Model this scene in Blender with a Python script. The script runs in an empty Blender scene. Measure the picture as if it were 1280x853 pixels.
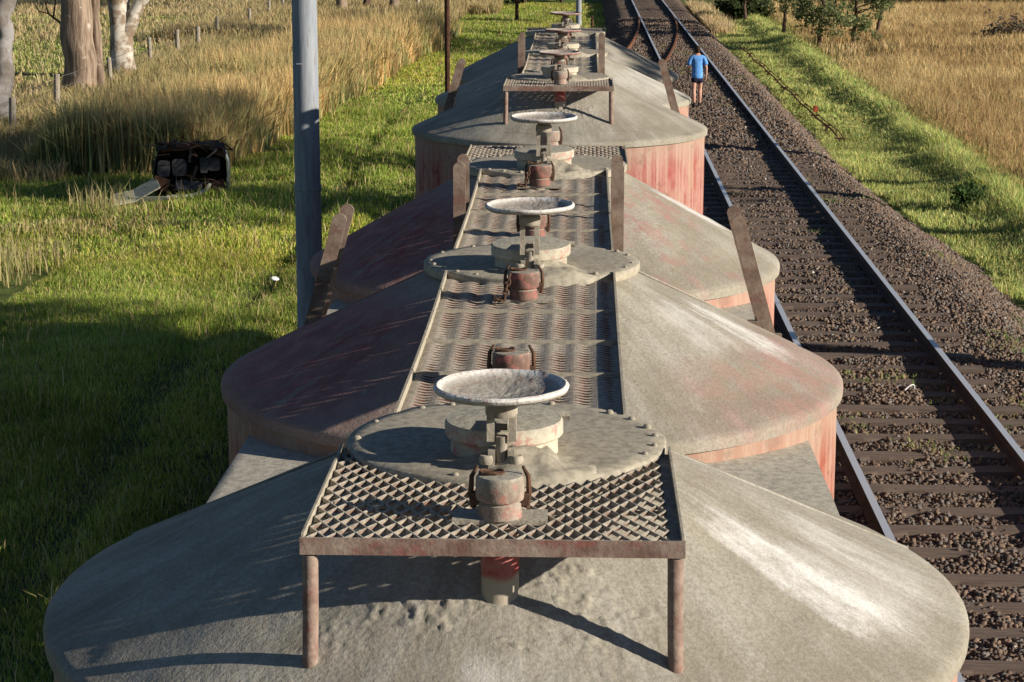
import bpy, bmesh, math, random
import numpy as np
from mathutils import Vector, Matrix, noise as mnoise
R = math.radians
rng = np.random.default_rng(11)
random.seed(5)
sc = bpy.context.scene
col = sc.collection

# ------------------------------------------------------------------ camera
cam_d = bpy.data.cameras.new('camera')
cam = bpy.data.objects.new('camera', cam_d)
col.objects.link(cam)
cam.location = (0, 0, 5.234)
cam.rotation_euler = (R(90 - 11.871), 0, R(1.964))
cam_d.sensor_width = 36
cam_d.lens = 36 * 2608 / 1280
cam_d.clip_start = 0.1
cam_d.clip_end = 3000
sc.camera = cam

# ------------------------------------------------------------------ light
SUN_EL, SUN_BACK = 18.8, 19.0          # elevation; degrees behind the right-hand side
az = R(-SUN_BACK)
sun_dir = Vector((math.cos(R(SUN_EL)) * math.cos(az), math.cos(R(SUN_EL)) * math.sin(az), math.sin(R(SUN_EL))))
world = bpy.data.worlds.new('World')
sc.world = world
world.use_nodes = True
wt = world.node_tree
sky = wt.nodes.new('ShaderNodeTexSky')
sky.sky_type = 'NISHITA'
sky.sun_disc = False
sky.air_density = 0.8
sky.dust_density = 0.15
sky.ozone_density = 3.0
sky.sun_elevation = R(SUN_EL)
sky.sun_rotation = math.atan2(sun_dir.x, sun_dir.y)
wt.links.new(sky.outputs[0], wt.nodes['Background'].inputs[0])
wt.nodes['Background'].inputs[1].default_value = 0.05
sd = bpy.data.lights.new('sun', 'SUN')
sd.energy = 5.0
sd.angle = R(0.5)
sd.color = (1.0, 0.92, 0.79)
so = bpy.data.objects.new('sun', sd)
so.rotation_euler = sun_dir.to_track_quat('Z', 'Y').to_euler()
so.location = sun_dir * 60
col.objects.link(so)
sc.view_settings.view_transform = 'Standard'
sc.view_settings.look = 'None'
sc.view_settings.exposure = 0.68
sc.view_settings.gamma = 1
sc.view_settings.use_curve_mapping = False

# ------------------------------------------------------------------ helpers
class G:
    """tiny node-graph helper"""
    def __init__(s, name):
        s.m = bpy.data.materials.new(name)
        s.m.use_nodes = True
        s.t = s.m.node_tree
        s.b = s.t.nodes['Principled BSDF']
        s.out = s.t.nodes['Material Output']
    def set(s, sock, v):
        if isinstance(v, bpy.types.NodeSocket):
            s.t.links.new(v, sock)
        else:
            if hasattr(sock.default_value, '__len__') and not hasattr(v, '__len__'):
                v = (v,) * len(sock.default_value)
            if hasattr(v, '__len__') and len(sock.default_value) == 4 and len(v) == 3:
                v = (*v, 1)
            sock.default_value = v
    def n(s, typ, o=0, **kw):
        nd = s.t.nodes.new('ShaderNode' + typ)
        for k, v in kw.items():
            if k in nd.inputs: s.set(nd.inputs[k], v)
            else: setattr(nd, k, v)
        return nd.outputs[o]
    def math(s, op, a, b=0.0, c=0.0, clamp=False):
        nd = s.t.nodes.new('ShaderNodeMath'); nd.operation = op; nd.use_clamp = clamp
        s.set(nd.inputs[0], a); s.set(nd.inputs[1], b); s.set(nd.inputs[2], c)
        return nd.outputs[0]
    def mix(s, f, a, b, mode='MIX'):
        nd = s.t.nodes.new('ShaderNodeMixRGB'); nd.blend_type = mode
        s.set(nd.inputs[0], f); s.set(nd.inputs[1], a); s.set(nd.inputs[2], b)
        return nd.outputs[0]
    def ramp(s, f, a, b):
        nd = s.t.nodes.new('ShaderNodeMapRange'); nd.interpolation_type = 'SMOOTHSTEP'
        s.set(nd.inputs[0], f); nd.inputs[1].default_value = a; nd.inputs[2].default_value = b
        return nd.outputs[0]
    def xyz(s, v):
        nd = s.t.nodes.new('ShaderNodeSeparateXYZ'); s.set(nd.inputs[0], v)
        return nd.outputs
    def vec(s, x, y, z):
        nd = s.t.nodes.new('ShaderNodeCombineXYZ')
        for i, v in enumerate((x, y, z)): s.set(nd.inputs[i], v)
        return nd.outputs[0]
    def obj(s):
        return s.t.nodes.new('ShaderNodeTexCoord').outputs['Object']
    def noise(s, v, scale, detail=4, rough=.55):
        return s.n('TexNoise', Vector=v, Scale=scale, Detail=detail, Roughness=rough)
    def bump(s, h, strength=.5, dist=.01):
        nd = s.t.nodes.new('ShaderNodeBump')
        nd.inputs['Strength'].default_value = strength; nd.inputs['Distance'].default_value = dist
        s.set(nd.inputs['Height'], h)
        s.t.links.new(nd.outputs[0], s.b.inputs['Normal'])
    def done(s, colr, rough=.9, metal=0.0, spec=.2):
        s.set(s.b.inputs['Base Color'], colr); s.set(s.b.inputs['Roughness'], rough)
        s.set(s.b.inputs['Metallic'], metal); s.set(s.b.inputs['Specular IOR Level'], spec)
        return s.m

class MB:
    """mesh collector"""
    def __init__(s): s.v = []; s.f = []
    def add(s, vs, fs):
        o = len(s.v); s.v += [tuple(map(float, p)) for p in vs]; s.f += [tuple(i + o for i in f) for f in fs]
        return s
    def box(s, c, d, rot=None):
        x, y, z = d[0] / 2, d[1] / 2, d[2] / 2
        vs = [Vector((i, j, k)) for k in (-z, z) for j in (-y, y) for i in (-x, x)]
        if rot is not None: vs = [rot @ v for v in vs]
        vs = [v + Vector(c) for v in vs]
        return s.add(vs, [(0, 2, 3, 1), (4, 5, 7, 6), (0, 1, 5, 4), (2, 6, 7, 3), (0, 4, 6, 2), (1, 3, 7, 5)])
    def tube(s, pts, rad, n=10, cap=True, closed=False):
        pts = [Vector(p) for p in pts]
        if not hasattr(rad, '__len__'): rad = [rad] * len(pts)
        vs, fs = [], []
        L = len(pts)
        up = None
        for i, p in enumerate(pts):
            if closed: d = pts[(i + 1) % L] - pts[i - 1]
            else: d = pts[min(i + 1, L - 1)] - pts[max(i - 1, 0)]
            d.normalize()
            if up is None: up = Vector((0, 0, 1)) if abs(d.z) < .9 else Vector((1, 0, 0))
            a = d.cross(up).normalized(); b = a.cross(d).normalized(); up = b
            for k in range(n):
                t = 2 * math.pi * k / n
                vs.append(p + (a * math.cos(t) + b * math.sin(t)) * rad[i])
        for i in range(L if closed else L - 1):
            for k in range(n):
                a0, a1 = i * n + k, i * n + (k + 1) % n
                j = (i + 1) % L
                fs.append((a0, a1, j * n + (k + 1) % n, j * n + k))
        if cap and not closed:
            fs.append(tuple(range(n))[::-1]); fs.append(tuple((L - 1) * n + k for k in range(n)))
        return s.add(vs, fs)
    def lathe(s, prof, n=48, c=(0, 0, 0), cap0=True, cap1=True):
        vs, fs = [], []
        for r, z in prof:
            for k in range(n):
                t = 2 * math.pi * k / n
                vs.append((c[0] + r * math.cos(t), c[1] + r * math.sin(t), c[2] + z))
        for i in range(len(prof) - 1):
            for k in range(n):
                k2 = (k + 1) % n
                fs.append((i * n + k, i * n + k2, (i + 1) * n + k2, (i + 1) * n + k))
        if cap0: fs.append(tuple(range(n))[::-1])
        if cap1: fs.append(tuple((len(prof) - 1) * n + k for k in range(n)))
        return s.add(vs, fs)
    def build(s, name, mat, parent=None, loc=(0, 0, 0), rot=None, smooth=True, angle=35):
        me = bpy.data.meshes.new(name)
        me.from_pydata(s.v, [], s.f); me.update()
        if smooth:
            me.polygons.foreach_set('use_smooth', [True] * len(me.polygons))
            me.set_sharp_from_angle(angle=R(angle))
        if mat: me.materials.append(mat)
        o = bpy.data.objects.new(name, me); col.objects.link(o)
        o.parent = parent; o.location = loc
        if rot: o.rotation_euler = rot
        return o

def tag(o, label=None, cat=None, group=None, kind=None):
    if label: o['label'] = label
    if cat: o['category'] = cat
    if group: o['group'] = group
    if kind: o['kind'] = kind
    return o
def empty(name, loc, rz=0, **kw):
    o = bpy.data.objects.new(name, None); col.objects.link(o)
    o.location = loc; o.rotation_euler = (0, 0, rz); o.empty_display_size = .2
    return tag(o, **kw)
def copy_tree(o, parent=None):
    c = o.copy(); col.objects.link(c); c.parent = parent
    for ch in list(o.children): copy_tree(ch, c)
    return c
def bignp(name, V, F3, mat, colr=None, parent=None, smooth=False):
    """large triangle mesh from numpy arrays, per-vertex colour attribute Col"""
    me = bpy.data.meshes.new(name)
    me.vertices.add(len(V)); me.vertices.foreach_set('co', np.ascontiguousarray(V, np.float32).ravel())
    n = len(F3)
    me.loops.add(n * 3); me.loops.foreach_set('vertex_index', np.ascontiguousarray(F3, np.int32).ravel())
    me.polygons.add(n); me.polygons.foreach_set('loop_start', np.arange(0, n * 3, 3, dtype=np.int32))
    me.polygons.foreach_set('loop_total', np.full(n, 3, np.int32))
    if smooth: me.polygons.foreach_set('use_smooth', np.ones(n, bool))
    me.update(calc_edges=True)
    if colr is not None:
        a = me.color_attributes.new('Col', 'FLOAT_COLOR', 'POINT')
        c4 = np.ones((len(V), 4), np.float32); c4[:, :3] = colr
        a.data.foreach_set('color', c4.ravel())
    me.materials.append(mat)
    o = bpy.data.objects.new(name, me); col.objects.link(o); o.parent = parent
    return o

def vnoise(x, y, seed=0):
    """smooth value noise, numpy"""
    x = np.asarray(x, float); y = np.asarray(y, float)
    xi, yi = np.floor(x).astype(int), np.floor(y).astype(int)
    fx, fy = x - xi, y - yi
    fx, fy = fx * fx * (3 - 2 * fx), fy * fy * (3 - 2 * fy)
    def h(a, b):
        n = (a * 374761393 + b * 668265263 + seed * 974634777) & 0xffffffff
        n = ((n ^ (n >> 13)) * 1274126177) & 0xffffffff
        return ((n ^ (n >> 16)) & 0xffff) / 65535.0
    return (h(xi, yi) * (1 - fx) + h(xi + 1, yi) * fx) * (1 - fy) + (h(xi, yi + 1) * (1 - fx) + h(xi + 1, yi + 1) * fx) * fy
def fbm(x, y, seed=0):
    return vnoise(x, y, seed) * .55 + vnoise(x * 2.1, y * 2.1, seed + 1) * .3 + vnoise(x * 4.3, y * 4.3, seed + 2) * .15
def sstep(a, b, x):
    t = np.clip((np.asarray(x, float) - a) / (b - a), 0, 1); return t * t * (3 - 2 * t)

# ------------------------------------------------------------------ plan of the place (metres; rail top is z = 0)
XM, XT = 3.437, -0.212               # main line and siding centre lines
YB, PITCH, SP = 8.602, 12.718, 2.882
GZ = -0.8                            # grass level

def siding_x(Y):
    """siding centre line: straight under the wagons, then over a turnout into the main line"""
    Y = np.asarray(Y, float)
    k = 1.62 / 35.0 ** 2
    near = XM - np.clip(105 - Y, 0, None) ** 2 * k
    x70, s70 = XM - 1.62, 2 * k * 35
    y0 = 29.0; L = 70 - y0; dx = x70 - XT
    t = np.clip((Y - y0) / L, 0, 1)
    h = XT + dx * (3 * t ** 2 - 2 * t ** 3) + s70 * L * (t ** 3 - t ** 2)
    return np.where(Y > 70, near, h)

def ground_z(x, y):
    x = np.asarray(x, float); y = np.asarray(y, float)
    z = GZ + (fbm(x * .35, y * .35, 3) - .5) * .22 + (fbm(x * 1.7, y * 1.7, 9) - .5) * .08
    for xr, w, d in ((-5.15, .34, .12), (-3.75, .34, .09)):
        xx = xr + (vnoise(y * .15, y * 0, 5) - .5) * .7
        z = z - d * np.exp(-((x - xx) / w) ** 2) * sstep(8, 14, y) * (1 - sstep(60, 75, y))
    z = z + .20 * np.exp(-((x - 8.7) / .9) ** 2)                      # low bank at the right of the verge
    z = z - .18 * sstep(-6.5, -9.5, x) * sstep(-16, -13, x) * 1.0       # the damp ditch the reeds grow in
    z = z + .006 * np.clip(-16 - x, 0, 200) + .012 * np.clip(x - 12, 0, 200)
    return z

# ------------------------------------------------------------------ materials
def mat_tank(name, reds=(), whites=(), dust=1.0, wall=(.30, .065, .05), wall_dust=.55, tint=(1, 1, 1)):
    g = G(name); P = g.obj(); x, y, z = g.xyz(P)
    r = g.math('SQRT', g.math('ADD', g.math('MULTIPLY', x, x), g.math('MULTIPLY', y, y)))
    rs = g.math('MAXIMUM', r, .05)
    ux, uy = g.math('DIVIDE', x, rs), g.math('DIVIDE', y, rs)
    sv = g.vec(g.math('MULTIPLY', ux, 11), g.math('MULTIPLY', uy, 11), g.math('MULTIPLY', r, 1.6))
    streak = g.noise(sv, 1.0, 5, .65)
    streak2 = g.noise(g.vec(g.math('MULTIPLY', ux, 17), g.math('MULTIPLY', uy, 17), g.math('MULTIPLY', r, 4)), 1.0, 6, .7)
    big = g.noise(P, 2.2, 6, .6); mid = g.noise(P, 9, 6, .65); fine = g.noise(P, 85, 3, .6)
    cement = g.mix(g.ramp(big, .32, .68), (.245 * tint[0], .215 * tint[1], .165 * tint[2]), (.36 * tint[0], .33 * tint[1], .27 * tint[2]))
    cement = g.mix(g.math('MULTIPLY', g.ramp(streak, .40, .72), .5), cement, (.45, .43, .38))
    cement = g.mix(g.math('MULTIPLY', g.ramp(streak2, .56, .70), .38), cement, (.20, .17, .13))
    cement = g.mix(g.math('MULTIPLY', g.ramp(g.noise(P, 5, 6, .7), .58, .64), .30), cement, (.42, .40, .35))
    cement = g.mix(g.math('MULTIPLY', g.ramp(mid, .58, .72), .35), cement, (.20, .17, .125))
    cement = g.mix(g.math('MULTIPLY', g.ramp(fine, .38, .66), .42), cement, (.16, .14, .11))
    redp = g.mix(g.ramp(mid, .3, .7), (.22, .045, .05), (.34, .17, .15))
    c = cement
    def sector(a0, aw, r0, rw):
        dot = g.math('ADD', g.math('MULTIPLY', ux, math.cos(R(a0))), g.math('MULTIPLY', uy, math.sin(R(a0))))
        m = g.ramp(dot, math.cos(R(aw)), math.cos(R(aw * .35)))
        m2 = g.ramp(g.math('ABSOLUTE', g.math('SUBTRACT', r, r0)), rw, rw * .3)
        return g.math('MULTIPLY', m, m2)
    for a0, aw, r0, rw, st, lo, hi in reds:
        nz = g.math('ADD', g.math('MULTIPLY', streak, .5), g.math('MULTIPLY', mid, .5))
        m = g.math('MULTIPLY', sector(a0, aw, r0, rw), g.ramp(nz, lo, hi))
        c = g.mix(g.math('MULTIPLY', m, st), c, redp)
    for a0, aw, r0, rw, st in whites:
        nz = g.math('ADD', g.math('MULTIPLY', streak2, .6), g.math('MULTIPLY', streak, .4))
        nz = g.math('ADD', g.math('MULTIPLY', nz, .75), g.math('MULTIPLY', g.noise(P, 30, 6, .75), .40))
        sc_ = sector(a0, aw, r0, rw)
        m = g.ramp(g.math('ADD', nz, g.math('MULTIPLY', sc_, .36)), .70, 1.08)
        m = g.math('MULTIPLY', m, g.ramp(sc_, 0, .3))
        c = g.mix(g.math('MULTIPLY', m, st), c, (.82, .80, .77))
    # side wall: faded red paint with runs of cement
    wv = g.vec(g.math('MULTIPLY', ux, 26), g.math('MULTIPLY', uy, 26), g.math('MULTIPLY', z, .7))
    ws = g.noise(wv, 1.0, 6, .7)
    wp = g.mix(g.ramp(mid, .3, .75), wall, (wall[0] * 1.35, wall[1] * 2.1, wall[2] * 2.2))
    wc = g.mix(g.math('MULTIPLY', g.ramp(ws, .42, .66), wall_dust), wp, (.46, .34, .28))
    wc = g.mix(g.math('MULTIPLY', g.ramp(g.noise(g.vec(g.math('MULTIPLY', ux, 3), g.math('MULTIPLY', uy, 3), g.math('MULTIPLY', z, .8)), 1.4, 6, .7), .44, .62), wall_dust * .95), wc, (.38, .275, .205))
    wc = g.mix(g.math('MULTIPLY', g.ramp(g.noise(P, 6, 6, .7), .56, .66), .55), wc, (.12, .045, .035))
    wc = g.mix(g.math('MULTIPLY', g.ramp(z, 3.0, 3.24), .5), wc, (.36, .29, .22))
    wall_m = g.math('LESS_THAN', z, 3.244)
    c = g.mix(wall_m, c, wc)
    rough_noise = g.math('ADD', g.math('MULTIPLY', fine, .5), g.math('MULTIPLY', g.noise(P, 28, 5, .7), .9))
    rough_noise = g.math('ADD', rough_noise, g.math('MULTIPLY', g.noise(P, 240, 2, .6), .25))
    rough_noise = g.math('ADD', rough_noise, g.math('MULTIPLY', streak, .9))
    g.bump(rough_noise, .36, .010)
    return g.done(c, .93, 0, .12)

def mat_caked(name, base, dustc=(.33, .295, .235), lo=.25, hi=.75, chips=None, bump=.5, scale=14, up=.55):
    """painted or rusty steel with cement dust lying on whatever faces up"""
    g = G(name); P = g.obj()
    N = g.t.nodes.new('ShaderNodeNewGeometry').outputs['Normal']
    nz = g.xyz(N)[2]
    nn = g.noise(P, scale, 6, .65); n2 = g.noise(P, scale * 6, 3)
    b = g.mix(g.ramp(nn, .35, .7), base, tuple(min(1, k * 1.7 + .015) for k in base))
    if chips: b = g.mix(g.ramp(g.noise(P, scale * 1.6, 5, .7), .54, .6), b, chips)
    f = g.math('ADD', g.math('MULTIPLY', nz, up), g.math('MULTIPLY', nn, .75))
    d = g.mix(g.ramp(n2, .35, .7), dustc, tuple(k * .68 for k in dustc))
    c = g.mix(g.ramp(f, lo, hi), b, d)
    g.bump(g.math('ADD', nn, g.math('MULTIPLY', n2, .4)), bump, .008)
    return g.done(c, .9, 0, .15)

def mat_noise(name, c1, c2, scale=6, rough=.9, bump=.4, dist=.01, spec=.15, stretch=(1, 1, 1), c3=None, metal=0):
    g = G(name); P = g.obj(); x, y, z = g.xyz(P)
    v = g.vec(g.math('MULTIPLY', x, stretch[0]), g.math('MULTIPLY', y, stretch[1]), g.math('MULTIPLY', z, stretch[2]))
    nn = g.noise(v, scale, 6, .62)
    c = g.mix(g.ramp(nn, .34, .66), c1, c2)
    if c3: c = g.mix(g.ramp(g.noise(v, scale * 2.3, 5, .7), .55, .66), c, c3)
    if bump: g.bump(nn, bump, dist)
    return g.done(c, rough, metal, spec)

def mat_leaf(name, trans=.35, rough=.75):
    g = G(name)
    a = g.n('Attribute', attribute_name='Col')
    g.t.nodes.remove(g.b)
    d = g.t.nodes.new('ShaderNodeBsdfDiffuse'); t = g.t.nodes.new('ShaderNodeBsdfTranslucent')
    mx = g.t.nodes.new('ShaderNodeAddShader')          # a blade reflects and lets through: both well under one half
    g.t.links.new(a, d.inputs[0]); g.t.links.new(g.mix(1.0, a, (trans,) * 3, 'MULTIPLY'), t.inputs[0])
    g.t.links.new(d.outputs[0], mx.inputs[0]); g.t.links.new(t.outputs[0], mx.inputs[1])
    g.t.links.new(mx.outputs[0], g.out.inputs[0])
    return g.m

M = {}
M['leaf'] = mat_leaf('blade_green', .85)
M['stone'] = None
g = G('ballast_stone'); a = g.n('Attribute', attribute_name='Col')
M['stone'] = g.done(a, .92, 0, .1)
M['grating'] = mat_caked('caked_grating', (.15, .065, .045), (.40, .36, .29), .05, .5, scale=11, up=.35)
M['tread'] = mat_caked('tread_steel', (.115, .055, .042), (.40, .35, .28), .38, .80, scale=9, up=.62)
M['cap_rust'] = mat_caked('rusty_cap', (.12, .07, .055), (.34, .30, .24), .42, .85, chips=(.30, .12, .095), scale=13)
M['frame'] = mat_caked('frame_steel', (.155, .09, .072), (.33, .28, .225), .22, .66, chips=(.21, .07, .06), scale=11)
M['flange'] = mat_caked('caked_flange', (.29, .255, .195), (.36, .32, .25), .1, .6, scale=7, bump=.45)
M['lid'] = mat_caked('caked_lid', (.33, .29, .22), (.40, .37, .30), .2, .8, chips=(.40, .17, .14), scale=9, bump=.6)
g = G('white_dish'); P = g.obj(); z = g.xyz(P)[2]; nn = g.noise(P, 14, 6, .65); n2 = g.noise(P, 60, 3)
c = g.mix(g.ramp(nn, .35, .65), (.50, .465, .42), (.66, .635, .60))
dusty = g.math('MULTIPLY', g.ramp(z, .044, .030), g.ramp(nn, .25, .5)); 
c = g.mix(dusty, c, g.mix(n2, (.20, .18, .15), (.40, .365, .31)))
c = g.mix(g.math('MULTIPLY', g.math('MULTIPLY', g.ramp(g.noise(P, 30, 6, .8), .53, .62), g.ramp(z, .012, .034)), .75), c, (.24, .105, .085))
g.bump(g.math('ADD', nn, n2), .5, .008); M['dish'] = g.done(c, .85, 0, .2)
M['dish_red'] = mat_caked('red_dish', (.19, .085, .07), (.42, .36, .31), .45, .95, chips=(.38, .32, .28), scale=13, bump=.5)
M['yoke'] = mat_caked('yoke_steel', (.22, .19, .15), (.40, .36, .29), .2, .8, scale=16)
M['cap'] = mat_caked('cap_steel', (.20, .15, .12), (.36, .33, .27), .25, .75, chips=(.34, .15, .12), scale=16)
M['pipe'] = mat_caked('pipe_steel', (.34, .26, .2), (.34, .3, .24), .3, .6, scale=8)
M['chain'] = mat_noise('chain_rust', (.06, .035, .025), (.12, .065, .04), 30)
M['post'] = mat_caked('post_steel', (.155, .105, .08), (.27, .22, .17), .25, .7, chips=(.17, .09, .07), scale=12, bump=.3)
M['saddle'] = mat_caked('caked_saddle', (.36, .325, .265), (.46, .42, .345), .3, 1.0, scale=6, bump=.6)
M['under'] = mat_noise('underframe_black', (.025, .02, .018), (.06, .045, .035), 5)
M['rail_side'] = None
g = G('rail_steel'); P = g.obj()
nz = g.xyz(g.t.nodes.new('ShaderNodeNewGeometry').outputs['Normal'])[2]
z = g.xyz(P)[2]
top = g.math('MULTIPLY', g.math('GREATER_THAN', z, -.018), g.ramp(nz, .6, .9))
nn = g.noise(P, 9, 5)
cc = g.mix(g.ramp(nn, .3, .7), (.045, .026, .019), (.085, .048, .032))
cc = g.mix(top, cc, (.60, .61, .64))
g.done(cc, g.math('SUBTRACT', .85, g.math('MULTIPLY', top, .45)), g.math('MULTIPLY', top, .4), .4); M['rail'] = g.m
M['rail_rust'] = mat_noise('rusty_rail', (.13, .055, .03), (.24, .105, .055), 8)
M['sleeper'] = mat_noise('old_timber', (.115, .085, .069), (.185, .138, .11), 4, stretch=(.6, 8, 8), bump=.7, c3=(.12, .075, .055))
M['pole'] = mat_noise('pole_grey', (.22, .24, .27), (.31, .325, .35), 3, bump=.5, dist=.008, stretch=(5, 5, .6), c3=(.20, .19, .18))
M['rustpost'] = mat_noise('rusty_post', (.035, .018, .012), (.085, .04, .024), 9)
M['wood'] = mat_noise('grey_wood', (.20, .17, .13), (.32, .28, .22), 5, stretch=(6, 6, .7), bump=.6)
M['wire'] = mat_noise('fence_wire', (.1, .09, .08), (.16, .14, .12), 4, bump=0)

# ------------------------------------------------------------------ ground sheet
g = G('meadow'); P = g.obj(); x, y, z = g.xyz(P)
n1 = g.noise(P, .18, 5, .6); n2 = g.noise(P, 1.6, 6, .7); n3 = g.noise(P, 14, 4, .7)
green = g.mix(g.ramp(n2, .3, .7), (.085, .125, .03), (.17, .20, .055))
dry = g.mix(g.ramp(n2, .3, .7), (.17, .135, .06), (.27, .22, .11))
earth = g.mix(g.ramp(n3, .3, .7), (.05, .042, .03), (.10, .085, .06))
m_dry = g.ramp(n1, .52, .66)
m_dry = g.math('MAXIMUM', m_dry, g.ramp(x, 8.7, 9.6))
c = g.mix(m_dry, green, dry)
c = g.mix(g.math('MULTIPLY', g.ramp(n3, .5, .66), .6), c, earth)
rut = g.math('MULTIPLY', g.ramp(g.math('ABSOLUTE', g.math('ADD', x, 4.6)), 1.5, .4), g.ramp(y, 75, 55))
c = g.mix(g.math('MULTIPLY', rut, g.ramp(n2, .40, .6)), c, (.06, .055, .04))
g.bump(g.math('ADD', n2, n3), .8, .06)
M['ground'] = g.done(c, .95, 0, .05)
xs = np.unique(np.concatenate([np.arange(-26, 26.01, .25), np.linspace(-80, -26, 40), np.linspace(26, 80, 40), [-900, -400, -200, 200, 400, 900]]))
ys = np.unique(np.concatenate([np.arange(10, 70, .25), np.arange(70, 140, .8), np.linspace(-60, 10, 30), [180, 240, 400, 900], [-300, -120]]))
XX, YY = np.meshgrid(xs, ys)
ZZ = ground_z(XX, YY)
far = np.maximum(np.abs(XX), np.abs(YY - 60)) > 150
ZZ = np.where(far, -.5, ZZ)
nx, ny = len(xs), len(ys)
V = np.stack([XX, YY, ZZ], -1).reshape(-1, 3)
ii, jj = np.meshgrid(np.arange(nx - 1), np.arange(ny - 1))
a = (jj * nx + ii).ravel()
F = np.concatenate([np.stack([a, a + 1, a + nx + 1], 1), np.stack([a, a + nx + 1, a + nx], 1)])
tag(bignp('ground', V, F, M['ground'], smooth=True), kind='structure')

# ballast bed of the two tracks
g = G('ballast'); P = g.obj()
n2 = g.noise(P, 1.1, 5, .6); vor = g.n('TexVoronoi', Vector=P, Scale=16.0)
vc = g.n('TexVoronoi', 1, Vector=P, Scale=16.0)
val = g.xyz(vc)[0]
c = g.mix(g.ramp(n2, .3, .7), (.095, .068, .052), (.18, .125, .092))
c = g.mix(g.math('MULTIPLY', val, .7), c, (.15, .115, .09))
g.bump(g.math('ADD', g.math('MULTIPLY', vor, -1.0), g.noise(P, 40, 3)), 1.0, .05)
M['ballast'] = g.done(c, .95, 0, .08)
def bed_z(x, y):
    x = np.asarray(x, float); y = np.asarray(y, float)
    left = np.minimum(siding_x(y) - 1.75, XM - 1.6)
    zt = -.32 + .128 * sstep(1.35, 1.9, x)                     # siding bed, then the main line a little higher
    cover = sstep(44, 52, y) * .055                            # ballast lies over the sleepers further on
    zt = zt + cover * sstep(1.3, 1.7, x)
    mid = np.exp(-((x - XM) / .45) ** 2) * .025
    ext = .95 * (1 - sstep(29, 50, y))
    z = zt + mid - sstep(4.95 + ext * .3, 6.25 + ext, x) * .72 - sstep(0, -1.1, x - left) * .75
    z = z + (fbm(x * 2.2, y * 2.2, 21) - .5) * .085 + (fbm(x * 6, y * 6, 22) - .5) * .03
    return z
bx = np.concatenate([np.arange(-3.2, 7.5, .12)]); by = np.concatenate([np.arange(-4, 70, .15), np.arange(70, 150, .5)])
XX, YY = np.meshgrid(bx, by); V = np.stack([XX, YY, bed_z(XX, YY)], -1).reshape(-1, 3)
nx, ny = len(bx), len(by); ii, jj = np.meshgrid(np.arange(nx - 1), np.arange(ny - 1)); a = (jj * nx + ii).ravel()
F = np.concatenate([np.stack([a, a + 1, a + nx + 1], 1), np.stack([a, a + nx + 1, a + nx], 1)])
tag(bignp('ballast_bed', V, F, M['ballast'], smooth=True), kind='structure')

# sleepers
slp_y = []
yy = 11.0
while yy < 72:
    slp_y.append(yy + random.uniform(-.06, .06)); yy += random.choice((.58, .66, .66, .74))
sl_meshes = []
for q in range(4):
    mb = MB(); bm_n = 14; vs = []; fs = []
    for i in range(bm_n + 1):
        xx = -1.32 + 2.64 * i / bm_n
        e = [random.uniform(-.012, .012) for _ in range(4)]
        vs += [(xx, -.115 + e[0], -.13), (xx, .115 + e[1], -.13), (xx, .105 + e[2], .0 + e[3] * .4), (xx, -.105 + e[0], 0 + e[1] * .4)]
    for i in range(bm_n):
        for k in range(4):
            fs.append((i * 4 + k, (i + 1) * 4 + k, (i + 1) * 4 + (k + 1) % 4, i * 4 + (k + 1) % 4))
    fs += [(0, 1, 2, 3), (bm_n * 4 + 3, bm_n * 4 + 2, bm_n * 4 + 1, bm_n * 4)]
    o = mb.add(vs, fs).build('railway_sleeper', M['sleeper'], smooth=False)
    sl_meshes.append(o.data)
    if q: bpy.data.objects.remove(o)
    else: sl0 = o
for i, yv in enumerate(slp_y):
    o = sl0 if i == 0 else sl0.copy()
    if i: col.objects.link(o); o.data = sl_meshes[i % 4]
    o.location = (XM + random.uniform(-.05, .05), yv, -.142 + random.uniform(-.012, .006))
    o.rotation_euler = (0, 0, random.uniform(-.028, .028))
    tag(o, 'weathered brown timber sleeper lying across the ballast under the main track rails', 'sleeper', 'timber sleepers of the main track')

# rails
def rail_prof():
    pr = [(-.035, 0), (.035, 0), (.036, -.03), (.012, -.045), (.009, -.13), (.065, -.145), (.065, -.155), (-.065, -.155), (-.065, -.145), (-.009, -.13), (-.012, -.045), (-.036, -.03)]
    return pr[::-1]
def rail(xf, y0, y1, step, name, mat, label, cat, zoff=0):
    pr = rail_prof(); mb = MB(); vs = []; fs = []; n = len(pr)
    Y = np.arange(y0, y1 + .01, step)
    for yv in Y:
        xx = float(xf(yv))
        vs += [(xx + px, yv, pz + zoff) for px, pz in pr]
    for i in range(len(Y) - 1):
        for k in range(n):
            fs.append((i * n + k, i * n + (k + 1) % n, (i + 1) * n + (k + 1) % n, (i + 1) * n + k))
    fs += [tuple(range(n))[::-1], tuple((len(Y) - 1) * n + k for k in range(n))]
    o = mb.add(vs, fs).build(name, mat, smooth=False)
    return tag(o, label, cat)
rail(lambda y: XM + .83, -4, 150, 2, 'rail', M['rail'], 'right-hand polished steel rail of the main track, beside the open ballast shoulder', 'rail')
rail(lambda y: XM - .83, -4, 150, 2, 'rail', M['rail'], 'left-hand polished steel rail of the main track, nearest the wagons', 'rail')
rail(lambda y: siding_x(y) - .83, -4, 103, 1, 'rail', M['rail_rust'], 'rusty curved turnout rail left of the main track beyond the wagons', 'rail', -.003)
rail(lambda y: siding_x(y) + .83, -4, 68.6, 1, 'rail', M['rail_rust'], 'rusty siding rail under the right-hand wheels of the cement wagons', 'rail', -.003)
rail(lambda y: siding_x(y) + .83, 71.0, 102.5, .8, 'rail', M['rail_rust'], 'rusty curved turnout rail between the two main track rails', 'rail', -.003)

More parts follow.
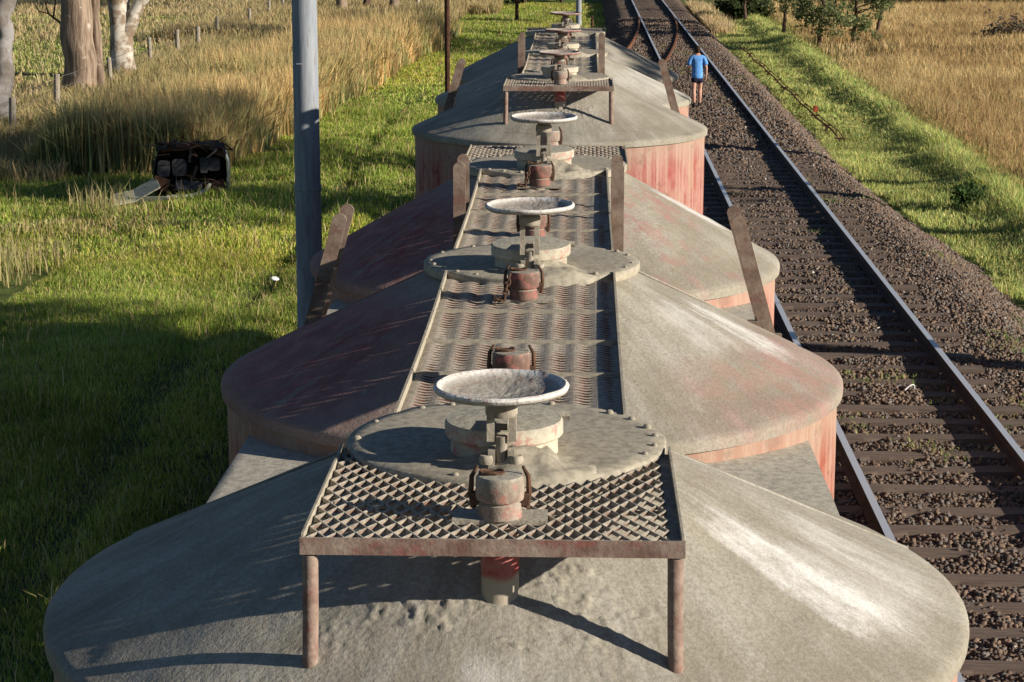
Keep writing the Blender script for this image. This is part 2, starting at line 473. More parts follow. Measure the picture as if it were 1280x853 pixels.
# loose ballast stones: real stones on the near part of the bed
def stones(N, x0, x1, y0, y1, smin, smax):
    x = rng.uniform(x0, x1, N); y = y0 + (y1 - y0) * rng.random(N) ** 1.35
    left = np.minimum(siding_x(y) - 1.9, 1.2)
    keep = x > left
    sy = np.array(slp_y); d = np.abs(y[:, None] - sy[None, :]).min(1) if len(y) < 20000 else np.concatenate([np.abs(q[:, None] - sy[None, :]).min(1) for q in np.array_split(y, 30)])
    on = (d < .135) & (np.abs(x - XM) < 1.33) & (rng.random(N) > .05 + .55 * sstep(.52, .68, fbm(x * 1.1, y * 1.1, 87)) + .95 * sstep(40, 52, y))
    onrail = (np.abs(np.abs(x - XM) - .83) < .07)
    keep &= ~on & ~onrail
    x, y = x[keep], y[keep]; N = len(x)
    s = rng.uniform(smin, smax, N) * rng.uniform(.7, 1.3, N)
    base = np.array([(-1, -1, -.7), (1, -1, -.7), (1, 1, -.7), (-1, 1, -.7), (-1, -1, .7), (1, -1, .7), (1, 1, .7), (-1, 1, .7)]) * .5
    tri = np.array([(0, 2, 1), (0, 3, 2), (4, 5, 6), (4, 6, 7), (0, 1, 5), (0, 5, 4), (1, 2, 6), (1, 6, 5), (2, 3, 7), (2, 7, 6), (3, 0, 4), (3, 4, 7)])
    Vv = base[None] * (1 + rng.uniform(-.45, .35, (N, 8, 3)))
    q = rng.normal(size=(N, 4)); q /= np.linalg.norm(q, axis=1)[:, None]
    w, a, b, c = q.T
    Rm = np.stack([np.stack([1 - 2 * (b * b + c * c), 2 * (a * b - c * w), 2 * (a * c + b * w)], -1),
                   np.stack([2 * (a * b + c * w), 1 - 2 * (a * a + c * c), 2 * (b * c - a * w)], -1),
                   np.stack([2 * (a * c - b * w), 2 * (b * c + a * w), 1 - 2 * (a * a + b * b)], -1)], 1)
    Vv = np.einsum('nij,nkj->nki', Rm, Vv) * s[:, None, None]
    Vv += np.stack([x, y, bed_z(x, y) + s * .18], -1)[:, None]
    k = rng.random(N)
    c1, c2, c3 = np.array([.115, .082, .063]), np.array([.215, .148, .106]), np.array([.15, .13, .115])
    C = (c1 + (c2 - c1) * k[:, None] ** 1.6) * (.75 + .5 * fbm(x * 1.2, y * .8, 81))[:, None]
    grey = rng.random(N) < .28; C[grey] = c3 * rng.uniform(.65, 1.25, grey.sum())[:, None]
    pale = rng.random(N) < .004; C[pale] = (.42, .38, .33)
    # rust-brown band near the rails
    Fo = (tri[None] + (np.arange(N) * 8)[:, None, None]).reshape(-1, 3)
    return Vv.reshape(-1, 3), Fo, np.repeat(C, 8, 0)
parts = [stones(150000, 1.2, 6.9, 14, 48, .017, .044), stones(60000, 1.0, 6.4, 44, 100, .03, .065), stones(5000, -2.4, 1.2, 28, 70, .05, .09)]
V = []; F = []; C = []; o = 0
for v, f, c in parts:
    V.append(v); F.append(f + o); C.append(c); o += len(v)
tag(bignp('ballast_stones', np.concatenate(V), np.concatenate(F), M['stone'], np.concatenate(C)), kind='stuff', label='loose brown and grey ballast stones between and beside the rails', cat='ballast')

# ------------------------------------------------------------------ cement wagons
ZR, ZF, RR = 3.292, 3.751, 1.301
def cone_z(r, dz=0): return ZR + (RR - r) * (ZF - .035 + dz - ZR) / (RR - .40)

def tank_mesh(dz, seed):
    n = 180; prof = [(.30, .50), (.9, .56), (1.27, .64), (1.278, .8)]  # unseen lower wall carried down to block sun under the wagon
    prof += [(1.278, zz) for zz in np.linspace(1.0, 3.2, 12)]
    prof += [(1.279, 3.243), (RR, 3.246), (RR + .002, 3.27), (RR, ZR - .006)]
    nr = 44
    cone = [(RR - .008 - (RR - .008 - .38) * i / nr) for i in range(nr + 1)]
    vs = []; 
    allp = [(r, z, 0) for r, z in prof] + [(r, cone_z(r, dz), 1) for r in cone]
    for r, z, fl in allp:
        for k in range(n):
            t = 2 * math.pi * k / n
            x, y = r * math.cos(t), r * math.sin(t)
            zz = z
            if fl:
                p = Vector((x * 1.0 + seed * 7.3, y, seed))
                d = mnoise.noise(p * 2.2) * .010 + mnoise.noise(p * 6) * .0045 + mnoise.noise(p * 15) * .0028
                lump = max(0, mnoise.noise(p * 11 + Vector((3, 3, 3))) - .25)
                d += lump * .02 * math.exp(-(((y + .85) / .35) ** 2 + (x / .5) ** 2))
                d *= min(1, (RR - r) / .05)
                zz += d
            elif 1.3 < z < 3.22:
                rr = r + mnoise.noise(Vector((x * 1.5, y * 1.5, z * 1.2 + seed * 3))) * .006
                x, y = rr * math.cos(t), rr * math.sin(t)
            vs.append((x, y, zz))
    fs = []
    for i in range(len(allp) - 1):
        for k in range(n):
            k2 = (k + 1) % n
            fs.append((i * n + k, i * n + k2, (i + 1) * n + k2, (i + 1) * n + k))
    fs.append(tuple(range(n))[::-1]); fs.append(tuple((len(allp) - 1) * n + k for k in range(n)))
    return MB().add(vs, fs)

def caked_patch(dz, seed):
    """rough set cement lying on the front of the cone, a thin lumpy sheet"""
    mb = MB(); nu, nv = 230, 120; vs = []; fs = []
    for j in range(nv):
        r = .50 + .66 * j / (nv - 1)
        for i in range(nu):
            a_ = R(-148 + 118 * i / (nu - 1)); x, y = r * math.cos(a_), r * math.sin(a_)
            p = Vector((x * 9 + seed * 5, y * 9, seed))
            m = math.exp(-((x + .02) / .48) ** 2 - ((y + .80) / .26) ** 2)
            h = (mnoise.noise(p * .8) * .45 + mnoise.noise(p * 2.4) * .42 + mnoise.noise(p * 5.5) * .48 + .02) * m
            h = max(0.0, h - .06) * .019 + .008 * m - .004 + .0035 * m * mnoise.noise(p * 8)
            if i in (0, nu - 1) or j in (0, nv - 1): h = -.03
            vs.append((x, y, cone_z(r, dz) + h))
    for j in range(nv - 1):
        for i in range(nu - 1):
            fs.append((j * nu + i, (j + 1) * nu + i, (j + 1) * nu + i + 1, j * nu + i + 1))
    return mb.add(vs, fs)

def flange_mesh(dz, seed):
    mb = MB(); n = 96; z = ZF + dz
    prof = [(.40, -.045), (.447, -.04), (.452, -.03), (.452, -.006), (.446, 0), (.40, .002), (.3, .004), (.2, .004), (.1, .003), (.01, .003)]
    vs = []
    for r, dzz in prof:
        for k in range(n):
            t = 2 * math.pi * k / n; x, y = r * math.cos(t), r * math.sin(t)
            w = mnoise.noise(Vector((x * 5 + seed, y * 5, seed))) * .006 + mnoise.noise(Vector((x * 16, y * 16, seed))) * .0025
            vs.append((x * (1 + w * .4), y * (1 + w * .4), z + dzz + (w if dzz > -.02 else 0)))
    fs = []
    for i in range(len(prof) - 1):
        for k in range(n):
            k2 = (k + 1) % n; fs.append((i * n + k, i * n + k2, (i + 1) * n + k2, (i + 1) * n + k))
    fs.append(tuple((len(prof) - 1) * n + k for k in range(n)))
    return mb.add(vs, fs)

def expanded_metal(x0, x1, y0, y1, z, LWD, SWD, along='x', keep=None, wid=.011, thick=.0055):
    """expanded metal sheet: zigzag strands that meet at their knuckles"""
    mb = MB(); rnd = random.Random(3)
    amp = SWD / 4
    rows = int(((y1 - y0) if along == 'x' else (x1 - x0)) / (SWD / 2))
    tilt = .55 if along == 'x' else -.30
    def P(u, v, dz):
        return (u, v, z + dz) if along == 'x' else (v, u, z + dz)
    a0, a1 = (x0, x1) if along == 'x' else (y0, y1)
    b0 = y0 if along == 'x' else x0
    ns = int((a1 - a0) / (LWD / 2))
    for r_ in range(rows):
        bc = b0 + (r_ + .5) * SWD / 2
        for i in range(ns + 1):
            u0 = a0 + i * LWD / 2; u1 = min(a0 + (i + 1) * LWD / 2, a1)
            if u1 - u0 < .002: continue
            s0 = 1 if (i + r_) % 2 else -1
            v0, v1 = bc + s0 * amp, bc - s0 * amp
            mid = ((u0 + u1) / 2, bc) if along == 'x' else (bc, (u0 + u1) / 2)
            if keep and not keep(*mid): continue
            hw, ht = wid / 2, thick / 2
            vs = []
            for (u, v) in ((u0, v0), (u1, v1)):
                for (a_, b_) in ((-hw, -ht), (hw, -ht), (hw, ht), (-hw, ht)):
                    dv = a_ * math.cos(tilt) - b_ * math.sin(tilt); dz = a_ * math.sin(tilt) + b_ * math.cos(tilt)
                    vs.append(P(u, v + dv, dz + rnd.uniform(-.0007, .0007)))
            mb.add(vs, [(0, 1, 5, 4), (1, 2, 6, 5), (2, 3, 7, 6), (3, 0, 4, 7), (0, 3, 2, 1), (4, 5, 6, 7)])
    return mb

def wave_tread(x0, x1, y0, y1, period, row, keep):
    """walkway tread: slotted strands with one shared wave across the walkway"""
    mb = MB(); rnd = random.Random(4); n = int((x1 - x0) / (period / 8)); rows = int((y1 - y0) / row)
    for r_ in range(rows):
        yc = y0 + (r_ + .5) * row + rnd.uniform(-.002, .002); prev = None; k0 = rnd.uniform(-.05, .05)
        for i in range(n + 1):
            x = x0 + (x1 - x0) * i / n; ph = 2 * math.pi * ((x - x0) / period) + k0
            h = .0028 * math.sin(ph); dv = .0022 * math.sin(ph + .6)
            w = .0205 + .0115 * math.sin(ph + .9) + rnd.uniform(-.001, .001) + .040 * max(0, mnoise.noise(Vector((x * 5, yc * 3, 1))) - .10) + (.014 if abs(x) > .305 else 0)
            ring = [(x, yc + dv - w * .5, h - .020), (x, yc + dv - w * .46, h - .001), (x, yc + dv + w * .5, h), (x, yc + dv + w * .5, h - .004)]
            if prev is not None and keep(x, yc):
                mb.add(prev + ring, [(0, 1, 5, 4), (1, 2, 6, 5), (2, 3, 7, 6), (3, 0, 4, 7)])
            prev = ring
    return mb

def cap_set(parent, x, y, z, name='filler_cap', cmat=None, pipe_to=None, pipe_mat=None, plate=True, seed=0, chain=True):
    """cam-lock dust cap on a stand pipe: cap, two cam levers, a chain"""
    rd = random.Random(seed)
    c = MB().lathe([(.054, 0), (.054, .036), (.050, .039), (.050, .043), (.059, .046), (.061, .052), (.060, .098), (.055, .106), (.02, .109)], 32, (0, 0, 0)).build(name, cmat or M['cap'], parent, (x, y, z))
    for s in (-1, 1):
        lev = MB().tube([(s * .066, 0, .022), (s * .072, .004, .06), (s * .070, .006, .10), (s * .056, .008, .126)], [.008, .007, .006, .004], 8)
        lev.box((s * .062, 0, .045), (.02, .022, .03))
        lev.build('cam_lever', M['chain'], c)
    ring = MB().tube([(-.02 + .03 * math.cos(t), .0 + .02 * math.sin(t), .112 + .003 * math.sin(3 * t)) for t in np.linspace(0, 2 * math.pi, 14, endpoint=False)], .004, 6, closed=True)
    ring.box((-.02, -.01, .112), (.05, .012, .008))
    ring.build('pull_ring', M['chain'], c)
    if chain:
        ch = MB(); p = Vector((rd.choice((-.05, .055)), -.04, .10))
        side = 1 if p.x > 0 else -1
        pts = []
        for k in range(11):
            t = k / 10
            pts.append(Vector((p.x + side * (.02 * math.sin(t * 3) + max(0, t - .55) * .13), -.055 - .02 * math.sin(t * 2) , max(.008, .10 - t * .19))))
        for k in range(10):
            a_, b_ = pts[k], pts[k + 1]; d = (b_ - a_); L = d.length; d.normalize()
            sidev = d.cross(Vector((0, 1, 0)) if k % 2 else Vector((1, 0, .2))).normalized()
            ctr = (a_ + b_) / 2
            ch.tube([ctr + d * (L * .72) * math.cos(t) + sidev * .0085 * math.sin(t) for t in np.linspace(0, 2 * math.pi, 10, endpoint=False)], .0036, 5, closed=True)
        ch.build('chain', M['chain'], c)
    if plate:
        MB().box((0, .01, -.006), (.235, .10, .012)).build('base_plate', M['yoke'], c)
    if pipe_to is not None:
        MB().lathe([(.050, pipe_to - z), (.047, pipe_to - z + .02), (.047, -.013)], 28).build('stand_pipe', pipe_mat or M['pipe'], c)
    return c

gp = G('red_pipe'); P = gp.obj(); zz = gp.xyz(P)[2]; nn = gp.noise(P, 14, 5)
band = gp.ramp(gp.math('ADD', zz, gp.math('MULTIPLY', nn, .05)), -.135, -.115)
cc = gp.mix(band, (.36, .31, .24), gp.mix(gp.ramp(nn, .35, .65), (.29, .055, .055), (.36, .15, .13)))
cc = gp.mix(gp.ramp(gp.math('ADD', zz, gp.math('MULTIPLY', nn, .04)), -.055, -.04), cc, (.34, .25, .2))
gp.bump(nn, .5, .01); M['red_pipe'] = gp.done(cc, .85)

def crust_mesh(dz, seed):
    """cement that has set in a heap against the hatch neck"""
    mb = MB(); n = 26; vs = []; fs = []
    x0, x1, y0, y1 = -.20, .27, -.47, -.20
    for j in range(n):
        for i in range(n):
            x = x0 + (x1 - x0) * i / (n - 1); y = y0 + (y1 - y0) * j / (n - 1)
            p = Vector((x * 14 + seed, y * 14, seed))
            h = .055 * math.exp(-((x - .04) / .12) ** 2) * math.exp(-((y + .28) / .10) ** 2)
            h += .018 * math.exp(-((x - .14) / .10) ** 2 - ((y + .37) / .07) ** 2)
            h *= 1 + .7 * mnoise.noise(p) + .4 * mnoise.noise(p * 2.7)
            edge = min(i, n - 1 - i, j, n - 1 - j)
            if edge == 0: h = -.02
            rr = math.hypot(x, y)
            if rr > .44: h -= (rr - .44) * 1.2
            vs.append((x, y, ZF + dz + h - .004))
    for j in range(n - 1):
        for i in range(n - 1):
            fs.append((j * n + i, j * n + i + 1, (j + 1) * n + i + 1, (j + 1) * n + i))
    return mb.add(vs, fs)

def hatch(parent, ty, dz, ext, dish_mat, seed, y_off=-.15):
    """loading hatch: neck and lid, swing bolt with its dished hand wheel in front"""
    rd = random.Random(seed); z = ZF + dz
    lid = MB().lathe([(.148, 0), (.148, .048), (.158, .050), (.163, .056), (.163, .088), (.158, .096), (.10, .100), (.01, .101)], 56).build('hatch_lid', M['lid'], parent, (0, ty + y_off, z), (R(rd.uniform(-1.5, 1.5)), R(rd.uniform(-1.5, 1.5)), rd.uniform(0, 6)))
    py = ty + y_off - .195
    yk = MB()
    for s in (-1, 1):
        yk.box((s * .029, 0, .125 + ext / 2), (.020, .034, .085 + ext))
        yk.lathe([(.016, -.012), (.019, -.006), (.019, .006), (.016, .012)], 12, (s * .040, -.02, .035))
        yk.box((s * .026, 0, .03), (.018, .05, .06))
    yk.lathe([(.040, -.012), (.043, -.006), (.043, .022), (.036, .028), (.028, .032)], 24, (0, 0, .163 + ext))
    yk.tube([(0, -.002, .0), (0, -.002, .095)], .0155, 12)
    yk.box((0, .075, .112), (.03, .10, .018))
    y_ = yk.build('swing_bolt', M['yoke'], parent, (0, py, z))
    rim = .175; h = .034
    prof = [(.026, .0), (.045, .010), (.11, .028), (.158, h - .006), (.168, h - .008), (.177, h - .002), (.180, h + .006), (.178, h + .011), (.171, h + .014), (.164, h + .010), (.154, h + .001), (.10, .025), (.05, .015), (.01, .012)]
    n = 64; vs = []; fs = []
    for r, zz in prof:
        for k in range(n):
            t = 2 * math.pi * k / n
            w = 1 + .006 * mnoise.noise(Vector((math.cos(t) * 3, math.sin(t) * 3, seed)))
            vs.append((r * w * math.cos(t), r * w * math.sin(t), zz + .003 * mnoise.noise(Vector((math.cos(t) * 2, math.sin(t) * 2, seed + 5)))))
    for i in range(len(prof) - 1):
        for k in range(n):
            k2 = (k + 1) % n; fs.append((i * n + k, i * n + k2, (i + 1) * n + k2, (i + 1) * n + k))
    fs.append(tuple(range(n))[::-1]); fs.append(tuple((len(prof) - 1) * n + k for k in range(n)))
    MB().add(vs, fs).build('hand_wheel', dish_mat, y_, (0, 0, .19 + ext), (R(rd.uniform(-1.5, 1.5)), R(rd.uniform(-1, 1)), 0))
    # hinge and keeper chain behind
    MB().box((.10, .15, .05), (.05, .05, .05)).tube([(.02, .17, .06), (.18, .17, .06)], .012, 8).build('hinge', M['yoke'], lid, rot=(0, 0, -lid.rotation_euler.z))

def saddle_mesh(y1, y2):
    mb = MB(); nx, ny = 45, 9; vs = []; fs = []
    for i in range(nx):
        x = -1.1 + 2.2 * i / (nx - 1); h = math.sqrt(1.27 ** 2 - x * x)
        a, b = y1 + h, y2 - h
        for j in range(ny):
            y = a + (b - a) * j / (ny - 1)
            z = 3.205 - .03 * (abs(x) / 1.1) ** 2 + .006 * mnoise.noise(Vector((x * 3, y * 3, 2)))
            vs.append((x, y, z))
    for i in range(nx - 1):
        for j in range(ny - 1):
            fs.append((i * ny + j, (i + 1) * ny + j, (i + 1) * ny + j + 1, i * ny + j + 1))
    mb.add(vs, fs)
    for s in (-1, 1):       # turned-down side sheet, lower part added to block sun passing under the tanks
        h = math.sqrt(1.27 ** 2 - 1.1 ** 2)
        mb.box((s * 1.094, (y1 + y2) / 2, 1.89), (.012, (y2 - y1) - 2 * h, 2.55))
    return mb

def flat_stile(x, y, z0, z1, xt=None, w=.062, t=.012):
    """flat bar with a rounded top, seen broadside from along the train; may lean"""
    xt = x if xt is None else xt
    mb = MB(); n = 9; outline = [(x - w / 2, z0), (x + w / 2, z0)]
    ztop = z1 - w / 2
    for k in range(n):
        a_ = math.pi * k / (n - 1); outline.append((xt + w / 2 * math.cos(a_), ztop + w / 2 * math.sin(a_)))
    vs = [(px, y - t / 2, pz) for px, pz in outline] + [(px, y + t / 2, pz) for px, pz in outline]
    m = len(outline); fs = [tuple(range(m)), tuple(range(m, 2 * m))[::-1]]
    fs += [(i, i + m, (i + 1) % m + m, (i + 1) % m) for i in range(m)]
    return mb.add(vs, fs)

def wheelset(parent, y):
    for s in (-1, 1):
        MB().lathe([(.08, -.09), (.16, -.08), (.36, -.05), (.455, -.066), (.47, -.05), (.475, -.03), (.44, -.02), (.435, .066), (.36, .05), (.16, .08), (.08, .09)], 32).build('wheel', M['under'], parent, (s * .80, y, .435), (0, R(90 * s), 0))
    MB().tube([(-.8, y, .435), (.8, y, .435)], .075, 12).build('axle', M['under'], parent)

def wagon(root, mats, dzs, exts, dishes, ladder_y, seed):
    ty = (-SP, 0, SP)
    for i in range(3):
        t = tank_mesh(dzs[i], seed + i).build('tank', mats[i], root, (0, ty[i], 0), angle=30)
        flange_mesh(dzs[i], seed * 3 + i).build('flange_plate', M['flange'], t, angle=50)
        bm0 = None
        for k in range(26):
            a_ = 2 * math.pi * (k + .3) / 26
            if random.Random(seed * 50 + i * 30 + k).random() < .38: continue
            p_ = (.422 * math.cos(a_), .422 * math.sin(a_), ZF + dzs[i] + .001)
            if bm0 is None:
                bm0 = MB().lathe([(.010, -.004), (.0105, .002), (.007, .007), (.003, .008)], 8, cap0=False).build('bolt', M['flange'], t, p_, angle=60)
            else:
                q_ = bm0.copy(); col.objects.link(q_); q_.parent = t; q_.location = p_; q_.scale = (random.uniform(.7, 1.25),) * 3
        crust_mesh(dzs[i], seed * 2 + i).build('cement_crust', M['flange'], t, angle=80)
        if i == 0: caked_patch(dzs[i], seed).build('caked_cement', mats[i], t, angle=80)
        for a0 in ((157, 20) if i != 1 else (160, 25)):
            a_ = R(a0)
            MB().tube([(r * math.cos(a_), r * math.sin(a_), cone_z(r, dzs[i]) + .001) for r in np.linspace(.44, 1.29, 24)], .0055, 6).build('weld_seam', mats[i], t)
        hatch(root, ty[i], dzs[i], exts[i], dishes[i], seed * 10 + i)
    for a_, b_ in ((0, 1), (1, 2)):
        saddle_mesh(ty[a_], ty[b_]).build('saddle_plate', M['saddle'], root, smooth=True)
        za, zb = ZF - .022 + dzs[a_], ZF - .022 + dzs[b_]
        zm = (za + zb) / 2
        w = empty('walkway', (0, 0, 0)); w.parent = root
        y0, y1 = ty[a_] + .33, ty[b_] - .33
        kp = lambda x, y: math.hypot(x, y - ty[a_]) > .43 and math.hypot(x, y - ty[b_]) > .43
        m = wave_tread(-.335, .335, y0, y1, .084, .038, kp)
        for k in range(len(m.v)):
            x, y, z = m.v[k]; t = (y - y0) / (y1 - y0)
            m.v[k] = (x, y, z + za + (zb - za) * t - .018 * math.sin(math.pi * t))
        m.build('grating', M['tread'], w, smooth=False)
        fr = MB()
        for s in (-1, 1):
            prev = None
            ya, yb = ty[a_] + .285, ty[b_] - .285
            for k in range(12):
                t0, t1 = k / 12, (k + 1) / 12
                zz = lambda t: za + (zb - za) * t - .018 * math.sin(math.pi * t)
                q = [(s * .340, ya + (yb - ya) * t0, zz(t0)), (s * .340, ya + (yb - ya) * t1, zz(t1))]
                vs = []
                for (x, y, z) in q:
                    vs += [(x - .004, y, z - .03), (x + .004, y, z - .03), (x + .004, y, z + .028), (x - .004, y, z + .028)]
                fr.add(vs, [(0, 1, 5, 4), (1, 2, 6, 5), (2, 3, 7, 6), (3, 0, 4, 7), (0, 3, 2, 1), (4, 5, 6, 7)])
        for q in (.24, .5, .76):
            yq = ty[a_] + (ty[b_] - ty[a_]) * (.16 + .68 * q)
            sg = .018 * math.sin(math.pi * (.16 + .68 * q)); fr.box((0, yq, (za + (zb - za) * q) - sg + .002), (.672, .010, .020))
        fr.build('side_frame', M['flange'], w, smooth=False)
        for k, (yy_, sd_) in enumerate(((ty[a_] + .78, 1), (ty[b_] - .73, 2))):
            cap_set(root, random.Random(seed + k).uniform(-.02, .01), yy_, (za if k == 0 else zb) - .002, 'filler_cap', cmat=M['cap_rust'], pipe_to=cone_z(.76, dzs[a_ if k == 0 else b_]) - .02, seed=seed * 9 + k + a_ * 4, chain=(k == 1))
    for e, i in ((-1, 0), (1, 2)):
        z = ZF - .012 + dzs[i]; Y = ty[i]
        pf = empty('end_platform', (0, Y, 0)); pf.parent = root
        kp = lambda x, y: math.hypot(x, y) > .445
        yy0, yy1 = (-.925, -.06) if e < 0 else (.06, .925)
        expanded_metal(-.448, .448, yy0, yy1, z - .004, .085, .046, 'y', kp, wid=.006, thick=.0095).build('grating', M['grating'], pf, smooth=False)
        fr = MB()
        yo = e * .935
        fr.box((0, yo, z - .018), (.925, .007, .042)); fr.box((0, yo - e * .02, z - .0145), (.905, .036, .005))
        for s in (-1, 1):
            yl = e * .075; 
            sb = MB().box((s * .457, (yo + yl) / 2 - e * .004, z - .014), (.006, abs(yo - yl) - .012, .05))
            sb.box((s * .438, (yo + yl) / 2 - e * .02, z - .0135), (.034, abs(yo - yl) - .05, .005))
            sb.build('side_bar', M['flange'], pf, smooth=False)
        fr.box((0, e * .62, z - .022), (.89, .025, .006))
        fr.build('rim_frame', M['frame'], pf, smooth=False)
        for s in (-1, 1):
            zb_ = cone_z(math.hypot(.44, .915), dzs[i])
            MB().tube([(s * .445, e * .925, zb_ - .03), (s * .442, e * .920, zb_ + .1), (s * .440, e * .917, z - .044)], .0195, 14).build('leg', M['frame'], pf)
        cap_set(root, .012, Y + e * .755, z + .008, 'filler_cap', pipe_to=cone_z(.76, dzs[i]) - .03, pipe_mat=M['red_pipe'], seed=seed * 7 + i, chain=False)
    # side ladders and the grab posts at the walkway
    for s in (-1, 1):
        ld = empty('ladder', (0, 0, 0)); ld.parent = root
        for dy in (-.165, .165):
            flat_stile(s * 1.13, ladder_y + dy, 3.12, 3.775, s * .955, w=.07, t=.016).build('stile', M['post'], ld)
            flat_stile(s * 1.18, ladder_y + dy, 1.0, 3.10, s * 1.135, w=.06, t=.012).build('stile', M['post'], ld)
        for k in range(6):
            z = 1.25 + k * .33; x = s * (1.18 - .045 * k / 6)
            MB().tube([(x, ladder_y - .158, z), (x, ladder_y + .158, z)], .011, 8).build('rung', M['post'], ld)
        for z, x in ((3.22, 1.10),):
            MB().tube([(s * x, ladder_y - .158, z), (s * x, ladder_y + .158, z)], .011, 8).build('rung', M['post'], ld)
        MB().box((s * 1.06, ladder_y - .165, 3.24), (.10, .05, .05)).box((s * 1.10, ladder_y - .19, 3.19), (.14, .05, .03)).build('bracket', M['post'], ld)
        gb = empty('grab_post', (0, 0, 0)); gb.parent = root
        for dy in (-.165, .165):
            flat_stile(s * .378, ladder_y + dy, 3.50, 4.025, w=.058, t=.014).build('flat_bar', M['post'], gb)
        MB().tube([(s * .378, ladder_y - .158, 3.60), (s * .378, ladder_y + .158, 3.60)], .011, 8).build('rung', M['post'], gb)
    # underframe
    uf = empty('underframe', (0, 0, 0)); uf.parent = root
    fr = MB()
    for s in (-1, 1):
        fr.box((s * 1.2, 0, .98), (.12, 11.4, .42))  # unseen sills made deeper to block sun below the tanks
    for y in (-5.62, -3.2, 0, 3.2, 5.62): fr.box((0, y, 1.05), (2.27, .16, .24))
    for y in (-5.0, 5.0): fr.box((0, y, 1.19), (2.27, 1.08, .012))
    fr.build('chassis', M['under'], uf, smooth=False)
    for e in (-1, 1):
        MB().box((0, e * 5.95, .88), (.16, .5, .16)).box((.05, e * 6.25, .88), (.22, .16, .26)).build('coupler', M['under'], uf, smooth=False)
    for e in (-1, 1):
        bg = empty('bogie', (0, e * 3.95, 0)); bg.parent = root
        f2 = MB()
        for s in (-1, 1):
            f2.box((s * 1.02, 0, .55), (.12, 2.2, .22)); f2.box((s * 1.02, -.87, .45), (.2, .3, .28)); f2.box((s * 1.02, .87, .45), (.2, .3, .28))
        f2.box((0, 0, .62), (2.1, .36, .24)); f2.box((0, 0, .83), (.6, .4, .2))
        f2.build('bogie_frame', M['under'], bg, smooth=False)
        for y in (-.87, .87): wheelset(bg, y)

w1 = empty('cement_wagon', (XT, YB, 0), label='nearest bulk cement wagon, three dusty cone-topped tanks with white dished hand wheels', cat='railway wagon', group='bulk cement wagons in the siding')
w2 = empty('cement_wagon', (XT, YB + PITCH, 0), label='farther bulk cement wagon, its faded red tank wall showing behind the nearest wagon', cat='railway wagon', group='bulk cement wagons in the siding')
mA = mat_tank('tank_grey', whites=((-27, 10, .88, .42, .58), (-14, 30, 1.0, .35, .28), (-90, 7, 1.1, .25, .35)), reds=((20, 40, .5, .12, .35, .5, .6),))
mB = mat_tank('tank_red_sides', wall=(.24, .055, .035), reds=((-18, 48, 1.16, .34, .7, .34, .66), (185, 75, .95, .6, .92, .33, .52), (60, 40, .9, .5, .4, .45, .6)), whites=((-9, 11, .86, .36, .55), (-30, 14, .75, .3, .3)))
mC = mat_tank('tank_red_left', reds=((-35, 40, .70, .28, .65, .46, .60), (188, 80, .95, .6, .95, .33, .52), (-48, 25, 1.1, .3, .5, .45, .6)), whites=((2, 10, .80, .35, .6), (18, 12, .95, .3, .5)))
mD = mat_tank('tank_red_wall', wall=(.25, .06, .05), wall_dust=.58, tint=(.95, .95, .95))
mE = mat_tank('tank_pale', whites=((-15, 50, .95, .5, .3),), wall_dust=.5, tint=(1.12, 1.14, 1.15))
mF = mat_tank('tank_grey_far', wall_dust=.5, tint=(1.02, 1.02, 1.05))
wagon(w1, (mA, mB, mC), (0, .02, .072), (0, .05, .06), (M['dish'],) * 3, SP / 2, 3)
wagon(w2, (mD, mE, mF), (-.01, 0, .03), (0, .01, .0), (M['dish_red'],) * 3, -SP / 2, 8)

# ------------------------------------------------------------------ poles, posts, line-side gear
def pole(name, x, y, r0, r1, h, mat, label, cat, group=None, n=20, extra=None):
    z = float(ground_z(x, y))
    e = empty(name, (x, y, z), label=label, cat=cat, group=group)
    MB().tube([(0, 0, -.4), (0, 0, h * .5), (0, 0, h)], [r0, (r0 + r1) / 2, r1], n).build('shaft', mat, e)
    if extra: extra(e)
    return e
def lamp_extra(e):
    MB().tube([(0, 0, 9.6), (.15, 0, 10.1), (.7, 0, 10.35), (1.5, 0, 10.4)], [.05, .045, .04, .035], 10).build('bracket_arm', M['pole'], e)
    MB().box((1.75, 0, 10.38), (.6, .2, .1)).build('lamp_head', M['pole'], e)
    for zb in (3.1, 6.2): MB().lathe([(.139, -.03), (.146, -.025), (.146, .025), (.139, .03)], 20, (0, 0, zb), cap0=False, cap1=False).build('strap', M['pole'], e)
    MB().box((-.05, -.136, 4.42), (.05, .012, .012)).box((0, -.14, .9), (.16, .02, .3)).build('access_hatch', M['pole'], e)
pole('lamp_post', -2.93, 22.0, .150, .115, 9.7, M['pole'], 'thick grey lamp post standing in the grass left of the wagons', 'lamp post', extra=lamp_extra)
pole('lamp_post', -.27, 101.0, .14, .11, 9.5, M['pole'], 'distant thin grey lamp post rising behind the farthest hand wheel', 'lamp post', n=14)
def band(e): MB().box((0, 0, 2.35), (.24, .24, .4)).build('cable_box', M['rustpost'], e)
pole('steel_post', -4.17, 64, .085, .08, 7.0, M['rustpost'], 'tall dark rusty post at the edge of the tan reeds', 'post', n=10)
pole('steel_post', -3.52, 110, .10, .09, 6.0, M['rustpost'], 'far dark rusty post with a small box, in the green clearing', 'post', n=10, extra=band)
z = float(ground_z(.35, 96))
tag(MB().tube([(.35, 96, z - .2), (.36, 96, z + 1.0)], .05, 8).build('short_stake', M['rustpost']), 'short dark stake at the foot of the distant grey lamp post', 'stake')

